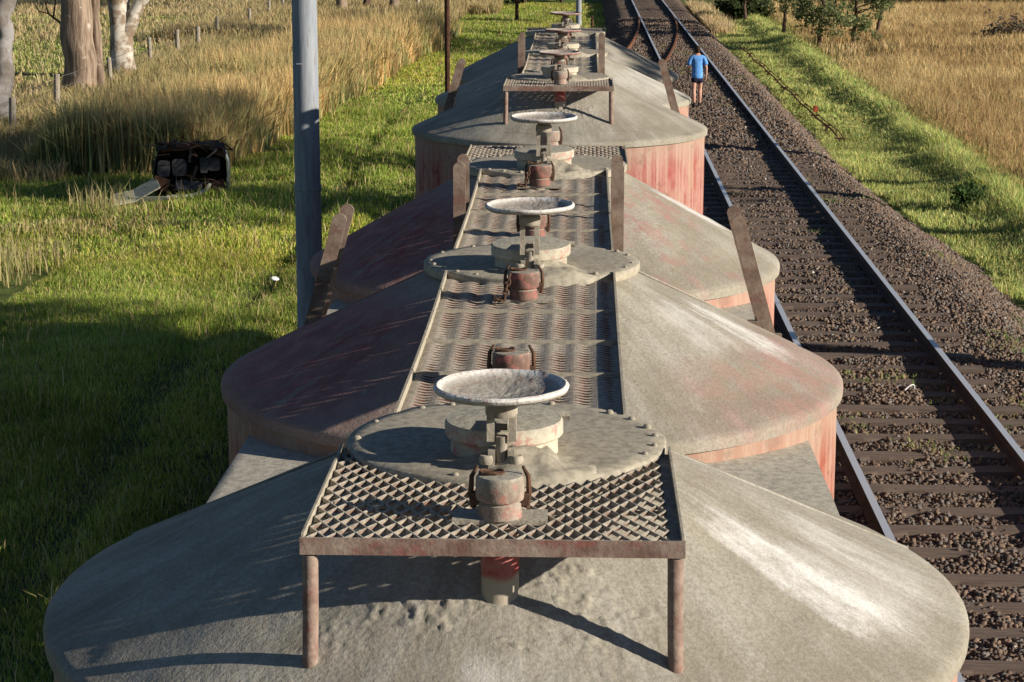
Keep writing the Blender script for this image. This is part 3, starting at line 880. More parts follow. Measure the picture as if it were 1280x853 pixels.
# rodding along the right of the ballast
rod = empty('point_rodding', (6.42, 53, 0), label='rusty point rodding on low stands along the right edge of the ballast', cat='rodding')
pts = [(.0 + .03 * math.sin(k * 1.7), k * 1.5, -.56 + .02 * math.sin(k)) for k in range(24)]
MB().tube(pts, .024, 8).build('rod', M['rail_rust'], rod)
MB().tube([(p[0] + .16, p[1], p[2] - .02) for p in pts], .014, 8).build('rod', M['rail_rust'], rod)
for k in range(0, 24, 2):
    p = pts[k]
    MB().box((p[0] + .08, p[1], p[2] - .20), (.07, .05, .26)).box((p[0] + .08, p[1], p[2] - .05), (.26, .05, .04)).build('stand', M['rustpost'], rod, smooth=False)
m_or = mat_noise('orange_paint', (.32, .06, .03), (.42, .10, .05), 8)
MB().box((.05, 5.6, -.42), (.12, .14, .12)).box((.05, 5.6, -.34), (.08, .4, .03)).build('crank', m_or, rod, smooth=False)

# post and wire fence at the edge of the paddock
fn = empty('paddock_fence', (-16, 55, -.8), label='old grey timber post and wire fence between reeds and paddock', cat='fence')
fp = [(-15.3, 55.4, 1.0), (-15.5, 61.0, 1.15), (-15.8, 69.5, 1.0), (-16.05, 77.3, 1.15), (-16.1, 82.8, 1.1), (-16.05, 86.9, 1.0), (-16.2, 92.6, 1.1), (-16.1, 101, 1.05), (-16.4, 109.3, 1.1), (-16.5, 115, 1.1), (-16.6, 122, 1.1)]
wl = [[], [], []]
for k, (x, y, h) in enumerate(fp):
    z = float(ground_z(x, y)); r = .085 + .02 * random.random(); l = random.uniform(-.05, .05)
    MB().tube([(x + 16, y - 55, z + .8 - .3), (x + 16 + l * .5, y - 55, z + .8 + h * .5), (x + 16 + l, y - 55, z + .8 + h)], [r, r * .96, r * .9], 10).build('post', M['wood'], fn)
    for q in range(3): wl[q].append((x + 16 + .09, y - 55, z + .8 + h * (.35 + .28 * q)))
for q in range(3): MB().tube(wl[q], .006, 5).build('wire', M['wire'], fn)

# rubbish and wire
mw = mat_noise('white_litter', (.6, .6, .6), (.75, .75, .74), 8)
lx, ly = -5.0, 33.2; lz = float(ground_z(lx, ly)) + .16
lm = bpy.data.meshes.new('crumpled_paper'); bm = bmesh.new(); bmesh.ops.create_icosphere(bm, subdivisions=3, radius=.07)
for v in bm.verts:
    v.co *= 1 + .5 * mnoise.noise(v.co * 12); v.co.z *= .5
bm.to_mesh(lm); bm.free(); lm.materials.append(mw)
o = bpy.data.objects.new('crumpled_paper', lm); col.objects.link(o); o.location = (lx, ly, lz)
tag(o, 'crumpled white paper lying in the dark grass by the lamp post', 'litter')
wx, wy = 3.62, 22.9
tag(MB().tube([(wx + .06 * math.sin(t * 1.3) + .05 * t, wy + .2 * t - .06 * t * t, -.13 + .05 * math.sin(t * 1.5 + .3)) for t in np.linspace(0, 2.0, 14)], .006, 6).build('loose_wire', mw), 'short curl of white wire lying on the ballast between the main rails', 'wire')

# ------------------------------------------------------------------ wrecked car in the grass
wz = float(ground_z(-8.13, 43.4))
m_bk = mat_noise('burnt_steel', (.012, .010, .009), (.03, .024, .02), 6)
m_rs = mat_noise('wreck_rust', (.034, .020, .015), (.095, .048, .032), 9)
m_pad = mat_noise('grey_seat', (.028, .027, .03), (.085, .08, .085), 11, c3=(.05, .04, .035))
m_cr = mat_noise('cream_paint', (.38, .37, .27), (.52, .50, .38), 5, c3=(.2, .14, .08))
m_chr = mat_noise('dull_chrome', (.45, .45, .43), (.6, .6, .58), 6, rough=.35, metal=.8)
wk = empty('wrecked_car', (-8.25, 43.4, wz + .02), R(10), label='burnt and rusty car wreck dumped against the reeds, seat backs showing', cat='car wreck')
b = MB()
# shell seen end on: floor, sides with curved shoulders, dark inside
sec = [(-.74, .02), (-.76, .35), (-.74, .62), (-.70, .84), (-.64, .99), (-.2, 1.03), (.24, 1.05), (.68, 1.03), (.75, .92), (.78, .35), (.76, .02)]
vs = []; fs = []
for k, (yy_, sc_, dz_) in enumerate(((0, 1, 0), (.7, 1.03, .02), (1.6, 1.0, -.05), (2.6, .92, -.25))):
    for (x, z) in sec: vs.append((x * sc_ + random.uniform(-.03, .03), yy_, max(.03, z * sc_ + dz_ + random.uniform(-.06, .03))))
n_ = len(sec)
for k in range(3):
    for i in range(n_ - 1): fs.append((k * n_ + i, k * n_ + i + 1, (k + 1) * n_ + i + 1, (k + 1) * n_ + i))
fs.append(tuple(range(3 * n_, 4 * n_)))
b.add(vs, fs)
b.box((0, 1.2, .09), (1.4, 2.3, .04)).box((0, .55, .6), (1.4, .03, .9))
b.build('body_shell', m_bk, wk, smooth=False)
r_ = MB(); r_.tube([(x, -.01 + random.uniform(-.02, .02), z + random.uniform(-.02, .03)) for x, z in sec[4:8]], .03, 8)
for q in range(9): r_.box((random.uniform(-.6, .6), random.uniform(.0, .8), 1.06 + random.uniform(0, .05)), (random.uniform(.1, .3), .2, .03), Matrix.Rotation(random.uniform(-.5, .5), 3, 'Y'))
r_.build('rusted_roof_edge', m_rs, wk)
MB().box((.0, .02, .88), (.05, .05, .28), Matrix.Rotation(.12, 3, 'Y')).build('roof_pillar', m_pad, wk, smooth=False)
def pad(cx, cz, w_, h_, y_, tilt, name, m_):
    s_ = MB(); q = MB().lathe([(.001, -.5), (.88, -.48), (1, -.2), (1, .2), (.88, .48), (.001, .5)], 28)
    sg = lambda v: math.copysign(abs(v) ** .45, v)
    s_.add([(sg(px) * w_ / 2, pz * .10, sg(py) * h_ / 2) for px, py, pz in q.v], [f[::-1] for f in q.f])
    return s_.build(name, m_, wk, (cx, y_, cz), (R(tilt), R(random.uniform(-5, 5)), 0))
for cx, cz, w_, h_ in ((-.56, .60, .27, .36), (-.23, .62, .31, .38), (.28, .66, .17, .34), (.49, .68, .27, .30)):
    pad(cx, cz, w_, h_, .06, -14, 'seat_back', m_pad)
pad(-.05, .25, .56, .26, -.16, -40, 'buckled_boot_lid', m_pad)
rw = random.Random(77)
for (x0_, z0_, w_, h_, rt, m_) in ((-.62, .30, .34, .30, .3, m_rs), (.50, .22, .44, .26, -.25, m_rs), (.62, .93, .26, .12, .3, m_rs), (.06, .46, .07, .46, .35, m_bk)):
    MB().box((0, 0, 0), (w_, .02, h_), Matrix.Rotation(rt, 3, 'Y') @ Matrix.Rotation(rw.uniform(-.5, .3), 3, 'X')).build('torn_panel', m_, wk, (x0_, -.06 - rw.random() * .1, z0_), smooth=False)
for q in range(16):
    x0_, z0_ = rw.uniform(-.8, .75), rw.choice((rw.uniform(.0, .4), rw.uniform(.85, 1.1)))
    MB().tube([(x0_, -.12 - rw.random() * .3, z0_), (x0_ + rw.uniform(-.25, .25), -.1 - rw.random() * .25, z0_ + rw.uniform(-.1, .16)), (x0_ + rw.uniform(-.45, .45), rw.uniform(-.2, .3), z0_ + rw.uniform(-.15, .2))], [.012, rw.uniform(.012, .03), .008], 6).build('bent_strip', rw.choice((m_rs, m_bk, m_pad, m_rs)), wk)
MB().tube([(-.5, -.34, .06), (-.15, -.36, .05), (.10, -.33, .09), (.30, -.26, .17), (.40, -.16, .30)], [.045, .06, .05, .05, .035], 8).build('bumper', m_cr, wk)
MB().tube([(.745, -.04, .16), (.79, -.05, .45), (.78, -.05, .78), (.70, -.03, .98)], [.03, .04, .04, .05], 8).build('chrome_strip', m_chr, wk)
MB().tube([(-.2, -.22, .55), (.12, -.3, .42), (.45, -.25, .40), (.75, -.2, .22)], .014, 6).build('bent_rod', m_rs, wk)
pz = float(ground_z(-9.02, 43))
pn = MB()
for (c_, d_, rz_, ry_) in (((0, 0, .26), (.62, .5, .03), .2, -.5), ((-.42, -.1, .10), (.46, .5, .03), .2, -.18), ((.12, -.16, .07), (.75, .04, .14), .05, 0)):
    pn.box(c_, d_, Matrix.Rotation(rz_, 3, 'Z') @ Matrix.Rotation(ry_, 3, 'Y') @ Matrix.Rotation(.35, 3, 'X'))
o = pn.build('car_panel', m_cr, None, (-9.14, 43.0, pz + .05), smooth=False)
tag(o, 'bent cream car bonnet panel lying in grass left of the wreck', 'car panel')

# ------------------------------------------------------------------ person walking along the main track
def skin_mesh(name, verts, edges, radii, mat, parent, levels=2):
    me = bpy.data.meshes.new(name); me.from_pydata(verts, edges, []); me.update()
    o = bpy.data.objects.new(name, me); col.objects.link(o)
    sm = o.modifiers.new('skin', 'SKIN'); sm.use_smooth_shade = True
    for i, r in enumerate(radii):
        sv = me.skin_vertices[0].data[i]
        sv.radius = (r, r) if not hasattr(r, '__len__') else r
    me.skin_vertices[0].data[0].use_root = True
    ss = o.modifiers.new('sub', 'SUBSURF'); ss.levels = levels; ss.render_levels = levels
    dg = bpy.context.evaluated_depsgraph_get()
    nm = bpy.data.meshes.new_from_object(o.evaluated_get(dg))
    o.modifiers.clear(); o.data = nm; nm.name = name
    nm.materials.clear(); nm.materials.append(mat)
    nm.polygons.foreach_set('use_smooth', [True] * len(nm.polygons))
    o.parent = parent
    return o
m_skin = mat_noise('skin', (.45, .25, .18), (.52, .30, .22), 5, bump=0)
m_shirt = mat_noise('blue_shirt', (.10, .27, .60), (.14, .34, .70), 9, bump=.7, dist=.02)
m_short = mat_noise('navy_shorts', (.012, .013, .03), (.025, .025, .05), 9)
m_boot = mat_noise('dark_boot', (.02, .018, .016), (.05, .04, .035), 9)
m_hair = mat_noise('dark_hair', (.02, .012, .008), (.05, .03, .02), 20)
PX, PY = 3.02, 56.0
pz = float(bed_z(PX, PY))
pe = empty('person', (PX, PY, pz), R(4), label='person in blue short-sleeved shirt and dark shorts walking away along the main track', cat='person')
PS = .95
def S(p): return tuple(q * PS for q in p)
V_ = {}; names_ = []
def pv(n, p, r): names_.append((n, S(p), r)); V_[n] = len(names_) - 1
pv('pelvis', (0, 0, .93), (.135, .10)); pv('waist', (0, .01, 1.08), (.125, .09)); pv('chest', (0, .02, 1.28), (.155, .105)); pv('neck0', (0, .02, 1.43), .065)
pv('neck1', (0, .035, 1.50), .052); pv('head0', (0, .05, 1.57), (.070, .082)); pv('head1', (0, .055, 1.64), (.076, .092)); pv('head2', (0, .05, 1.71), (.055, .068))
E_ = [('pelvis', 'waist'), ('waist', 'chest'), ('chest', 'neck0'), ('neck0', 'neck1'), ('neck1', 'head0'), ('head0', 'head1'), ('head1', 'head2')]
pv('nose', (0, .15, 1.60), .014); E_.append(('head0', 'nose'))
for s, n in ((-1, 'l'), (1, 'r')):
    sw = .10 * s                                   # arms and legs in stride
    pv(n + 'sh', (s * .185, .0, 1.38), .056); pv(n + 'el', (s * .245, -.02 - sw * .3, 1.10), .042); pv(n + 'wr', (s * .25, .06 - sw * .6, .88), .028)
    pv(n + 'pm', (s * .25, .085 - sw * .6, .81), (.020, .034))
    E_ += [('neck0', n + 'sh'), (n + 'sh', n + 'el'), (n + 'el', n + 'wr'), (n + 'wr', n + 'pm')]
    for q, (dy, ln) in enumerate(((-.030, .070), (-.010, .082), (.010, .078), (.028, .060))):
        pv(f'{n}f{q}', (s * .248, .09 - sw * .6 + dy, .775), .0085); pv(f'{n}g{q}', (s * .232, .095 - sw * .6 + dy * 1.05, .775 - ln * .8), .0075)
        E_ += [(n + 'pm', f'{n}f{q}'), (f'{n}f{q}', f'{n}g{q}')]
    pv(n + 't0', (s * .228, .125 - sw * .6, .835), .010); pv(n + 't1', (s * .215, .14 - sw * .6, .795), .008); E_ += [(n + 'wr', n + 't0'), (n + 't0', n + 't1')]
    st = .16 * s
    pv(n + 'hip', (s * .09, 0, .88), .092); pv(n + 'kn', (s * .095, .05 + st * .5, .49), .058); pv(n + 'cf', (s * .095, -.02 + st * .6, .32), .054); pv(n + 'an', (s * .095, -.03 + st, .09), .036)
    pv(n + 'he', (s * .095, -.03 + st, .05), .036); pv(n + 'to', (s * .11, .13 + st, .035), .034)
    E_ += [('pelvis', n + 'hip'), (n + 'hip', n + 'kn'), (n + 'kn', n + 'cf'), (n + 'cf', n + 'an'), (n + 'an', n + 'he'), (n + 'he', n + 'to')]
skin_mesh('body', [v[1] for v in names_], [(V_[a_], V_[b_]) for a_, b_ in E_], [(tuple(q * PS for q in v[2]) if hasattr(v[2], '__len__') else v[2] * PS) for v in names_], m_skin, pe)
sv = [((0, .005, .75), (.19, .15)), ((0, .0, 1.08), (.16, .125)), ((0, .015, 1.28), (.18, .13)), ((0, .015, 1.415), (.095, .085))]
se = [(0, 1), (1, 2), (2, 3)]
for s in (-1, 1):
    sv += [((s * .19, 0, 1.375), .078), ((s * .225, -.015 - .015 * s, 1.24), .074), ((s * .24, -.018 - .02 * s, 1.17), .074)]
    k = len(sv); se += [(3, k - 3), (k - 3, k - 2), (k - 2, k - 1)]
skin_mesh('shirt', [S(v[0]) for v in sv], se, [(tuple(q * PS for q in v[1]) if hasattr(v[1], '__len__') else v[1] * PS) for v in sv], m_shirt, pe)
sv = [((0, 0, .95), (.17, .14)), ((0, 0, .86), (.175, .14))]; se = [(0, 1)]
for s in (-1, 1):
    sv += [((s * .09, .005, .80), .122), ((s * .095, .02 + .03 * s, .66), .118)]; k = len(sv); se += [(1, k - 2), (k - 2, k - 1)]
skin_mesh('shorts', [S(v[0]) for v in sv], se, [(tuple(q * PS for q in v[1]) if hasattr(v[1], '__len__') else v[1] * PS) for v in sv], m_short, pe)
sv = [((0, .0, 1.50), (.065, .05)), ((0, .012, 1.57), (.080, .072)), ((0, .028, 1.65), (.088, .095)), ((0, .045, 1.725), (.075, .08))]
skin_mesh('hair', [S(v[0]) for v in sv], [(0, 1), (1, 2), (2, 3)], [tuple(q * PS for q in v[1]) for v in sv], m_hair, pe)
for s in (-1, 1):
    st = .16 * s
    sv = [((s * .095, -.025 + st, .17), .05), ((s * .095, -.03 + st, .08), .047), ((s * .095, -.045 + st, .045), .044), ((s * .112, .14 + st, .04), .045)]
    skin_mesh('boot', [S(v[0]) for v in sv], [(0, 1), (1, 2), (2, 3)], [v[1] * PS for v in sv], m_boot, pe)

# ------------------------------------------------------------------ grass, reeds, weeds (uncountable: stuff)
def blades(name, x, y, h, w, lean, C, label, cat, nseg=2, z=None, tip=None):
    N = len(x)
    z = ground_z(x, y) if z is None else z
    a = rng.uniform(0, 2 * np.pi, N); la = rng.uniform(0, 2 * np.pi, N)
    dx, dy = np.cos(a), np.sin(a)
    lx, ly = np.cos(la) * lean * h, np.sin(la) * lean * h
    # face partly toward the sun side and the path: random azimuth
    b = np.stack([x, y, z - .02], -1)
    wv = np.stack([dx * w * .5, dy * w * .5, 0 * w], -1)
    m = b + np.stack([lx * .35, ly * .35, h * .62], -1)
    t = b + np.stack([lx, ly, h * (1 - lean * lean * .4)], -1)
    V = np.stack([b - wv, b + wv, m - wv * .75, m + wv * .75, t], 1)
    F = np.array([(0, 1, 3), (0, 3, 2), (2, 3, 4)])
    Fo = (F[None] + (np.arange(N) * 5)[:, None, None]).reshape(-1, 3)
    Cv = np.repeat(C[:, None, :], 5, 1)
    if tip is not None: Cv[:, 4] = Cv[:, 4] * .35 + np.array(tip) * .65; Cv[:, 2:4] = Cv[:, 2:4] * .8 + np.array(tip) * .2
    o = bignp(name, V.reshape(-1, 3), Fo, M['leaf'], Cv.reshape(-1, 3))
    return tag(o, label, cat, kind='stuff')
def pick(N, cols, wts=None):
    cols = np.array(cols); i = rng.choice(len(cols), N, p=wts)
    return cols[i] * rng.uniform(.65, 1.4, (N, 1)) * rng.uniform(.92, 1.08, (N, 3))
def vis(x, y, z, marg=.16):
    """True near the part of the meadow the photo frames (keeps the mesh small)"""
    c, s = math.cos(R(1.964)), math.sin(R(1.964)); p = R(11.871)
    Xr, Yr, Z = c * x + s * y, -s * x + c * y, z - 5.234
    fw = math.cos(p) * Yr - math.sin(p) * Z; up = math.sin(p) * Yr + math.cos(p) * Z
    return (np.abs(Xr / fw) < .2454 * (1 + marg) + .012) & (up / fw < .18) & (up / fw > -.20)

GREEN = [(.165, .215, .04), (.11, .165, .03), (.22, .25, .05), (.26, .265, .07), (.29, .24, .105)]
def lawn(N, x0, x1, y0, y1, pw, hm, wm, name, label):
    x = rng.uniform(x0, x1, N); y = y0 + (y1 - y0) * rng.random(N) ** pw
    left_ok = x < np.minimum(siding_x(y) - 1.95, 1.2) - .35 * vnoise(x * 2, y * 2, 4)
    ruts = np.zeros(N)
    for xr, w_ in ((-5.15, .26), (-3.75, .26)):
        xx = xr + (vnoise(y * .15, y * 0, 5) - .5) * .7
        ruts = np.maximum(ruts, np.exp(-((x - xx) / (w_ + .3 * (1 - sstep(18, 27, y)))) ** 2))
    pat = fbm(x * .45, y * .45, 31)
    keep = left_ok & vis(x, y, -.7) & (rng.random(N) > ruts * (.25 + .65 * fbm(x * .9, y * .5, 83)) * (1 - sstep(60, 75, y))) & (rng.random(N) < .35 + 1.2 * pat)
    x, y, pat = x[keep], y[keep], pat[keep]; N = len(x)
    tall = sstep(.5, .75, fbm(x * .6, y * .6, 77))
    h = hm * rng.uniform(.5, 1.3, N) * (.55 + .9 * pat) * (1 + 1.1 * tall * (rng.random(N) < .5))
    C = pick(N, GREEN, [.3, .25, .22, .15, .08]) * (.60 + .75 * fbm(x * .55 + 9, y * .35, 63))[:, None]
    warm = sstep(.45, .7, fbm(x * .22, y * .16, 66))[:, None]; C = C * (1 - warm) + C * np.array([1.22, 1.06, 1.0]) * warm
    dry = (rng.random(N) < sstep(.52, .75, fbm(x * .3, y * .3, 55)) * .22 * sstep(-7, -10, x) * sstep(30, 36, y) * (1 - sstep(46, 52, y)) + .03)
    C[dry] = pick(int(dry.sum()), [(.28, .215, .10), (.21, .16, .075), (.32, .26, .13)]); h[dry] *= 1.9
    return blades(name, x, y, h, wm * rng.uniform(.7, 1.3, N), rng.uniform(.1, .8, N), C, label, 'grass')
lawn(330000, -9, -1.6, 14, 36, 1.0, .105, .012, 'grass', 'dark green rough grass between the lamp post and the wagons')
lawn(300000, -16.5, -1.0, 35, 64, 1.0, .115, .021, 'grass', 'sunlit and shaded green grass round the car wreck')
lawn(240000, -17, 2.2, 62, 128, 1.0, .115, .038, 'grass', 'bright green grass of the far clearing beside the reeds')
# paddock beyond the fence
N = 90000; x = rng.uniform(-42, -16, N); y = rng.uniform(52, 140, N)
k = vis(x, y, -.6); x, y = x[k], y[k]; N = len(x)
pb = sstep(.45, .6, fbm(x * .06, y * .16, 91)); dry = rng.random(N) < np.where((y < 70) | (y > 112), .85, .10 + .3 * pb)
C = pick(N, [(.22, .245, .065), (.26, .265, .08), (.28, .26, .11)]); C[dry] = pick(int(dry.sum()), [(.27, .21, .11), (.22, .17, .085), (.31, .25, .14)])
blades('grass', x, y, np.where(dry, .30, .10) * rng.uniform(.6, 1.4, N), .05 * rng.uniform(.7, 1.3, N), rng.uniform(.1, .7, N), C, 'pale grazed paddock grass beyond the post and wire fence', 'grass')
# taller seed heads and weeds along the wagons
N = 5200; y = rng.uniform(14, 60, N); x = siding_x(y) - 2.25 - np.abs(rng.normal(0, .45, N)); 
k = vis(x, y, -.5) & (fbm(x * .8, y * .8, 12) > .42); x, y = x[k], y[k]; N = len(x)
blades('tall_weeds', x, y, rng.uniform(.25, .75, N), rng.uniform(.012, .02, N), rng.uniform(.1, .5, N), pick(N, [(.06, .095, .025), (.17, .14, .06), (.09, .12, .03)]), 'tall dry weeds growing along the left side of the siding', 'weeds', tip=(.24, .19, .09))
# dry seed heads in the middle of the lawn
N = 9000; x = rng.uniform(-14.5, -6.2, N); y = rng.uniform(33, 44.5, N); k = vis(x, y, -.5) & (fbm(x * .5, y * .5, 43) > .58) & (x < -8.9) & (rng.random(N) < .6) & ~((np.abs(x + 8.2) < 1.2) & (np.abs(y - 42.8) < 1.2)); x, y = x[k], y[k]; N = len(x)
blades('tall_weeds', x, y, rng.uniform(.3, .7, N), rng.uniform(.014, .026, N), rng.uniform(.1, .45, N), pick(N, [(.20, .16, .07), (.12, .13, .04), (.26, .21, .11)]), 'pale seeding grass clumps in front of the car wreck', 'weeds', tip=(.34, .28, .15))
# reed bed
def reeds(N, y0, y1, hm, wm, label):
    y = rng.uniform(y0, y1, N)
    xr = np.interp(y, [47, 49, 52, 89, 95], [-8.2, -8.1, -7.8, -6.1, -5.6]); xl = np.interp(y, [47, 50, 56, 70, 95], [-12.8, -12.6, -12.2, -12.0, -11.8])
    u = rng.random(N); x = xl + (xr - xl) * u + (fbm(y * .5, y * 0, 8) - .5) * .8
    k = (fbm(x * .55, y * .55, 61) + rng.random(N) * .35 > .42) & vis(x, y, .2, .1); x, y, u = x[k], y[k], u[k]; N = len(x)
    edge = np.minimum(1, np.minimum(u, 1 - u) * 5 + .45)
    h = hm * rng.uniform(.62, 1.12, N) * edge * (.8 + .4 * fbm(x * .3, y * .3, 17))
    green_zone = sstep(.42, .62, fbm(x * .35, y * .35, 14)) * .55 + .12 + .4 * (1 - sstep(50, 58, y))
    gr = rng.random(N) < green_zone
    C = pick(N, [(.31, .215, .09), (.25, .165, .065), (.38, .28, .135), (.20, .14, .062)])
    C[gr] = pick(int(gr.sum()), [(.11, .145, .055), (.15, .175, .065), (.15, .15, .07)])
    lean = rng.uniform(.03, .34, N); fold = rng.random(N) < .18; lean[fold] = rng.uniform(.4, .9, int(fold.sum())); C = C * (.6 + .8 * fbm(x * .9, y * .7, 18))[:, None] * rng.uniform(.75, 1.35, (N, 1))
    return blades('reeds', x, y, h, wm * rng.uniform(.7, 1.3, N), lean, C, label, 'reeds', tip=(.38, .28, .14))
reeds(34000, 47.6, 66, 1.62, .046, 'dense tan and green reeds behind the car wreck')
reeds(34000, 64, 95, 1.65, .058, 'tall tan reeds running back beside the clearing')
# rank grass between reeds and fence and behind the reeds
N = 42000; x = rng.uniform(-17, -11.8, N); y = rng.uniform(46, 100, N); k = vis(x, y, -.4); x, y = x[k], y[k]; N = len(x)
blades('long_grass', x, y, rng.uniform(.2, .6, N), rng.uniform(.02, .045, N), rng.uniform(.1, .6, N), pick(N, [(.22, .165, .075), (.27, .21, .11), (.12, .13, .045)]), 'long dry grass along the foot of the fence and gum trees', 'grass', tip=(.3, .24, .13))
N = 36000; x = rng.uniform(-19, -4.8, N); y = rng.uniform(92, 126, N); k = vis(x, y, -.4) & ((x < -6.5) | (y > 116)); x, y = x[k], y[k]; N = len(x)
blades('long_grass', x, y, rng.uniform(.3, .9, N), rng.uniform(.04, .08, N), rng.uniform(.1, .6, N), pick(N, [(.24, .18, .085), (.29, .225, .12), (.13, .13, .05), (.19, .13, .06)]), 'far dry grass under the distant trunks behind the reeds', 'grass', tip=(.3, .24, .13))
# right verge: green weeds
def verge(N, y0, y1, hm, wm, label):
    x = rng.uniform(5.35, 9.6, N); y = rng.uniform(y0, y1, N)
    k = (x > 5.3 + .95 * (1 - sstep(29, 50, y)) + 1.0 * fbm(x * .8, y * .8, 19) * (1 + .3 * (y > 60))) & vis(x, y, -.6) & (rng.random(N) < .4 + 1.1 * fbm(x * .7, y * .5, 23)); x, y = x[k], y[k]; N = len(x)
    bank = np.exp(-((x - 8.55 - .5 * (fbm(y * .4, y * 0, 3) - .5)) / .35) ** 2)
    clump = sstep(.55, .75, fbm(x * 1.1, y * .9, 29))
    h = hm * rng.uniform(.5, 1.3, N) * (.6 + .8 * fbm(x * .6, y * .6, 37)) * (1 + 1.5 * bank + .8 * clump)
    C = pick(N, [(.165, .185, .06), (.115, .15, .05), (.21, .205, .07), (.26, .22, .10)], [.34, .24, .27, .15]) * (.95 + 1.0 * fbm(x * .9, y * .6, 64))[:, None]
    yl = rng.random(N) < .02 * sstep(.5, .7, fbm(x, y, 71)); C[yl] = (.42, .34, .03)
    return blades('verge_grass', x, y, h, wm * rng.uniform(.7, 1.3, N), rng.uniform(.15, .8, N), C, label, 'grass')
verge(120000, 20, 58, .12, .018, 'near green verge grass to the right of the ballast shoulder')
verge(100000, 56, 118, .13, .034, 'far green verge grass beside the rusty point rodding')
# tall brown grass of the right-hand field
def brown(N, y0, y1, hm, wm, label):
    x = 8.7 + rng.random(N) * 24; y = rng.uniform(y0, y1, N)
    bnd = 8.95 + .8 * (fbm(y * .25, y * 0 + 4, 41) - .5) + .6 * sstep(70, 95, y)
    k = (x > bnd) & ~((y > 78) & (y < 92) & (x < 12.2) & (rng.random(N) < .8)) & vis(x, y, -.1); x, y = x[k], y[k]; N = len(x)
    p1 = fbm(x * .14, y * .11, 51); p2 = fbm(x * .5, y * .4, 52)
    h = hm * rng.uniform(.55, 1.15, N) * (.6 + .7 * p2) * np.clip((x - 8.7) / 1.0, .5, 1)
    C = pick(N, [(.22, .14, .065), (.26, .17, .08), (.19, .135, .06), (.28, .205, .10)])
    tan = rng.random(N) < sstep(.47, .60, p1 * .65 + p2 * .35) * .9 + .06
    C[tan] = pick(int(tan.sum()), [(.38, .29, .145), (.43, .35, .19), (.32, .235, .105)])
    ge = rng.random(N) < .7 * np.exp(-np.clip(x - bnd[k], 0, None) / .45) + .04; C[ge] = pick(int(ge.sum()), [(.13, .13, .045), (.16, .15, .055), (.10, .12, .035)])
    return blades('tall_grass', x, y, h, wm * rng.uniform(.7, 1.3, N), rng.uniform(.1, .75, N), C, label, 'grass', tip=(.30, .21, .10))
brown(140000, 30, 78, .60, .020, 'near tall brown seeding grass beyond the green verge')
brown(140000, 76, 140, .62, .036, 'far tall brown and straw grass below the dark scrub')
# dry straw tuft row at the end of the verge
N = 5000; x = 5.9 + np.abs(rng.normal(0, .5, N)); y = rng.uniform(97, 122, N)
blades('dry_tuft', x, y, rng.uniform(.3, .7, N), rng.uniform(.03, .06, N), rng.uniform(.1, .7, N), pick(N, [(.33, .26, .15), (.28, .21, .11)]), 'pale straw-coloured dead grass tufts at the far end of the ballast shoulder', 'grass')

N = 5200; cx_ = rng.uniform(1.4, 6.4, 60); cy_ = 20 + 60 * rng.random(60) ** 1.3; q = rng.integers(0, 60, N)
x = cx_[q] + rng.normal(0, .16, N); y = cy_[q] + rng.normal(0, .28, N); k = (np.abs(np.abs(x - XM) - .83) > .06) & (x > 1.3); x, y = x[k], y[k]; N = len(x)
blades('weeds', x, y, rng.uniform(.03, .11, N), rng.uniform(.012, .03, N), rng.uniform(.3, 1.0, N), pick(N, [(.12, .17, .05), (.17, .18, .07), (.20, .16, .08)]), 'small sparse weeds growing through the track ballast', 'weeds', z=bed_z(x, y) + .01)

# ------------------------------------------------------------------ trees
g = G('gum_bark'); P = g.obj(); x, y, z = g.xyz(P)
v = g.vec(g.math('MULTIPLY', x, 5), g.math('MULTIPLY', y, 5), g.math('MULTIPLY', z, .55))
n1 = g.noise(v, 1.6, 6, .65); n2 = g.noise(P, 2.6, 5, .6)
c = g.mix(g.ramp(n1, .36, .62), (.13, .09, .065), (.30, .225, .165))
c = g.mix(g.ramp(n2, .60, .66), c, (.40, .35, .29))
g.bump(n1, .7, .05); M['bark'] = g.done(c, .9)
g = G('white_bark'); P = g.obj(); n2 = g.noise(P, 1.7, 6, .65)
c = g.mix(g.ramp(n2, .42, .56), (.46, .42, .36), (.20, .145, .10)); g.bump(n2, .5, .03); M['white_bark'] = g.done(c, .85)
g = G('grey_bark'); P = g.obj(); n2 = g.noise(P, 1.7, 6, .65)
c = g.mix(g.ramp(n2, .38, .60), (.25, .235, .23), (.13, .11, .095)); g.bump(n2, .5, .03); M['grey_bark'] = g.done(c, .85)
M['brown_bark'] = mat_noise('brown_bark', (.06, .04, .028), (.13, .085, .06), 6, stretch=(3, 3, .8))

def trunk_tube(mb, pts, rad, n=20, seed=0, amp=.10):
    vs0 = len(mb.v); mb.tube(pts, rad, n)
    c = [Vector(p) for p in pts]
    for i in range(vs0, len(mb.v)):
        k = (i - vs0) // n
        if k >= len(c): continue
        d = Vector(mb.v[i]) - c[k]
        f = 1 + amp * 1.6 * mnoise.noise(Vector((d.x * 4 / max(rad[k], .1) * .3 + seed, d.y * 4 / max(rad[k], .1) * .3, mb.v[i][2] * .7)))
        mb.v[i] = tuple(c[k] + d * f)
def bend(p0, p1, n, wob, seed):
    p0, p1 = Vector(p0), Vector(p1); out = []
    for i in range(n + 1):
        t = i / n; p = p0.lerp(p1, t)
        w = wob * math.sin(math.pi * t)
        out.append(p + Vector((mnoise.noise(Vector((t * 3, seed, 1))) * w, mnoise.noise(Vector((t * 3, seed, 5))) * w, 0)))
    return out
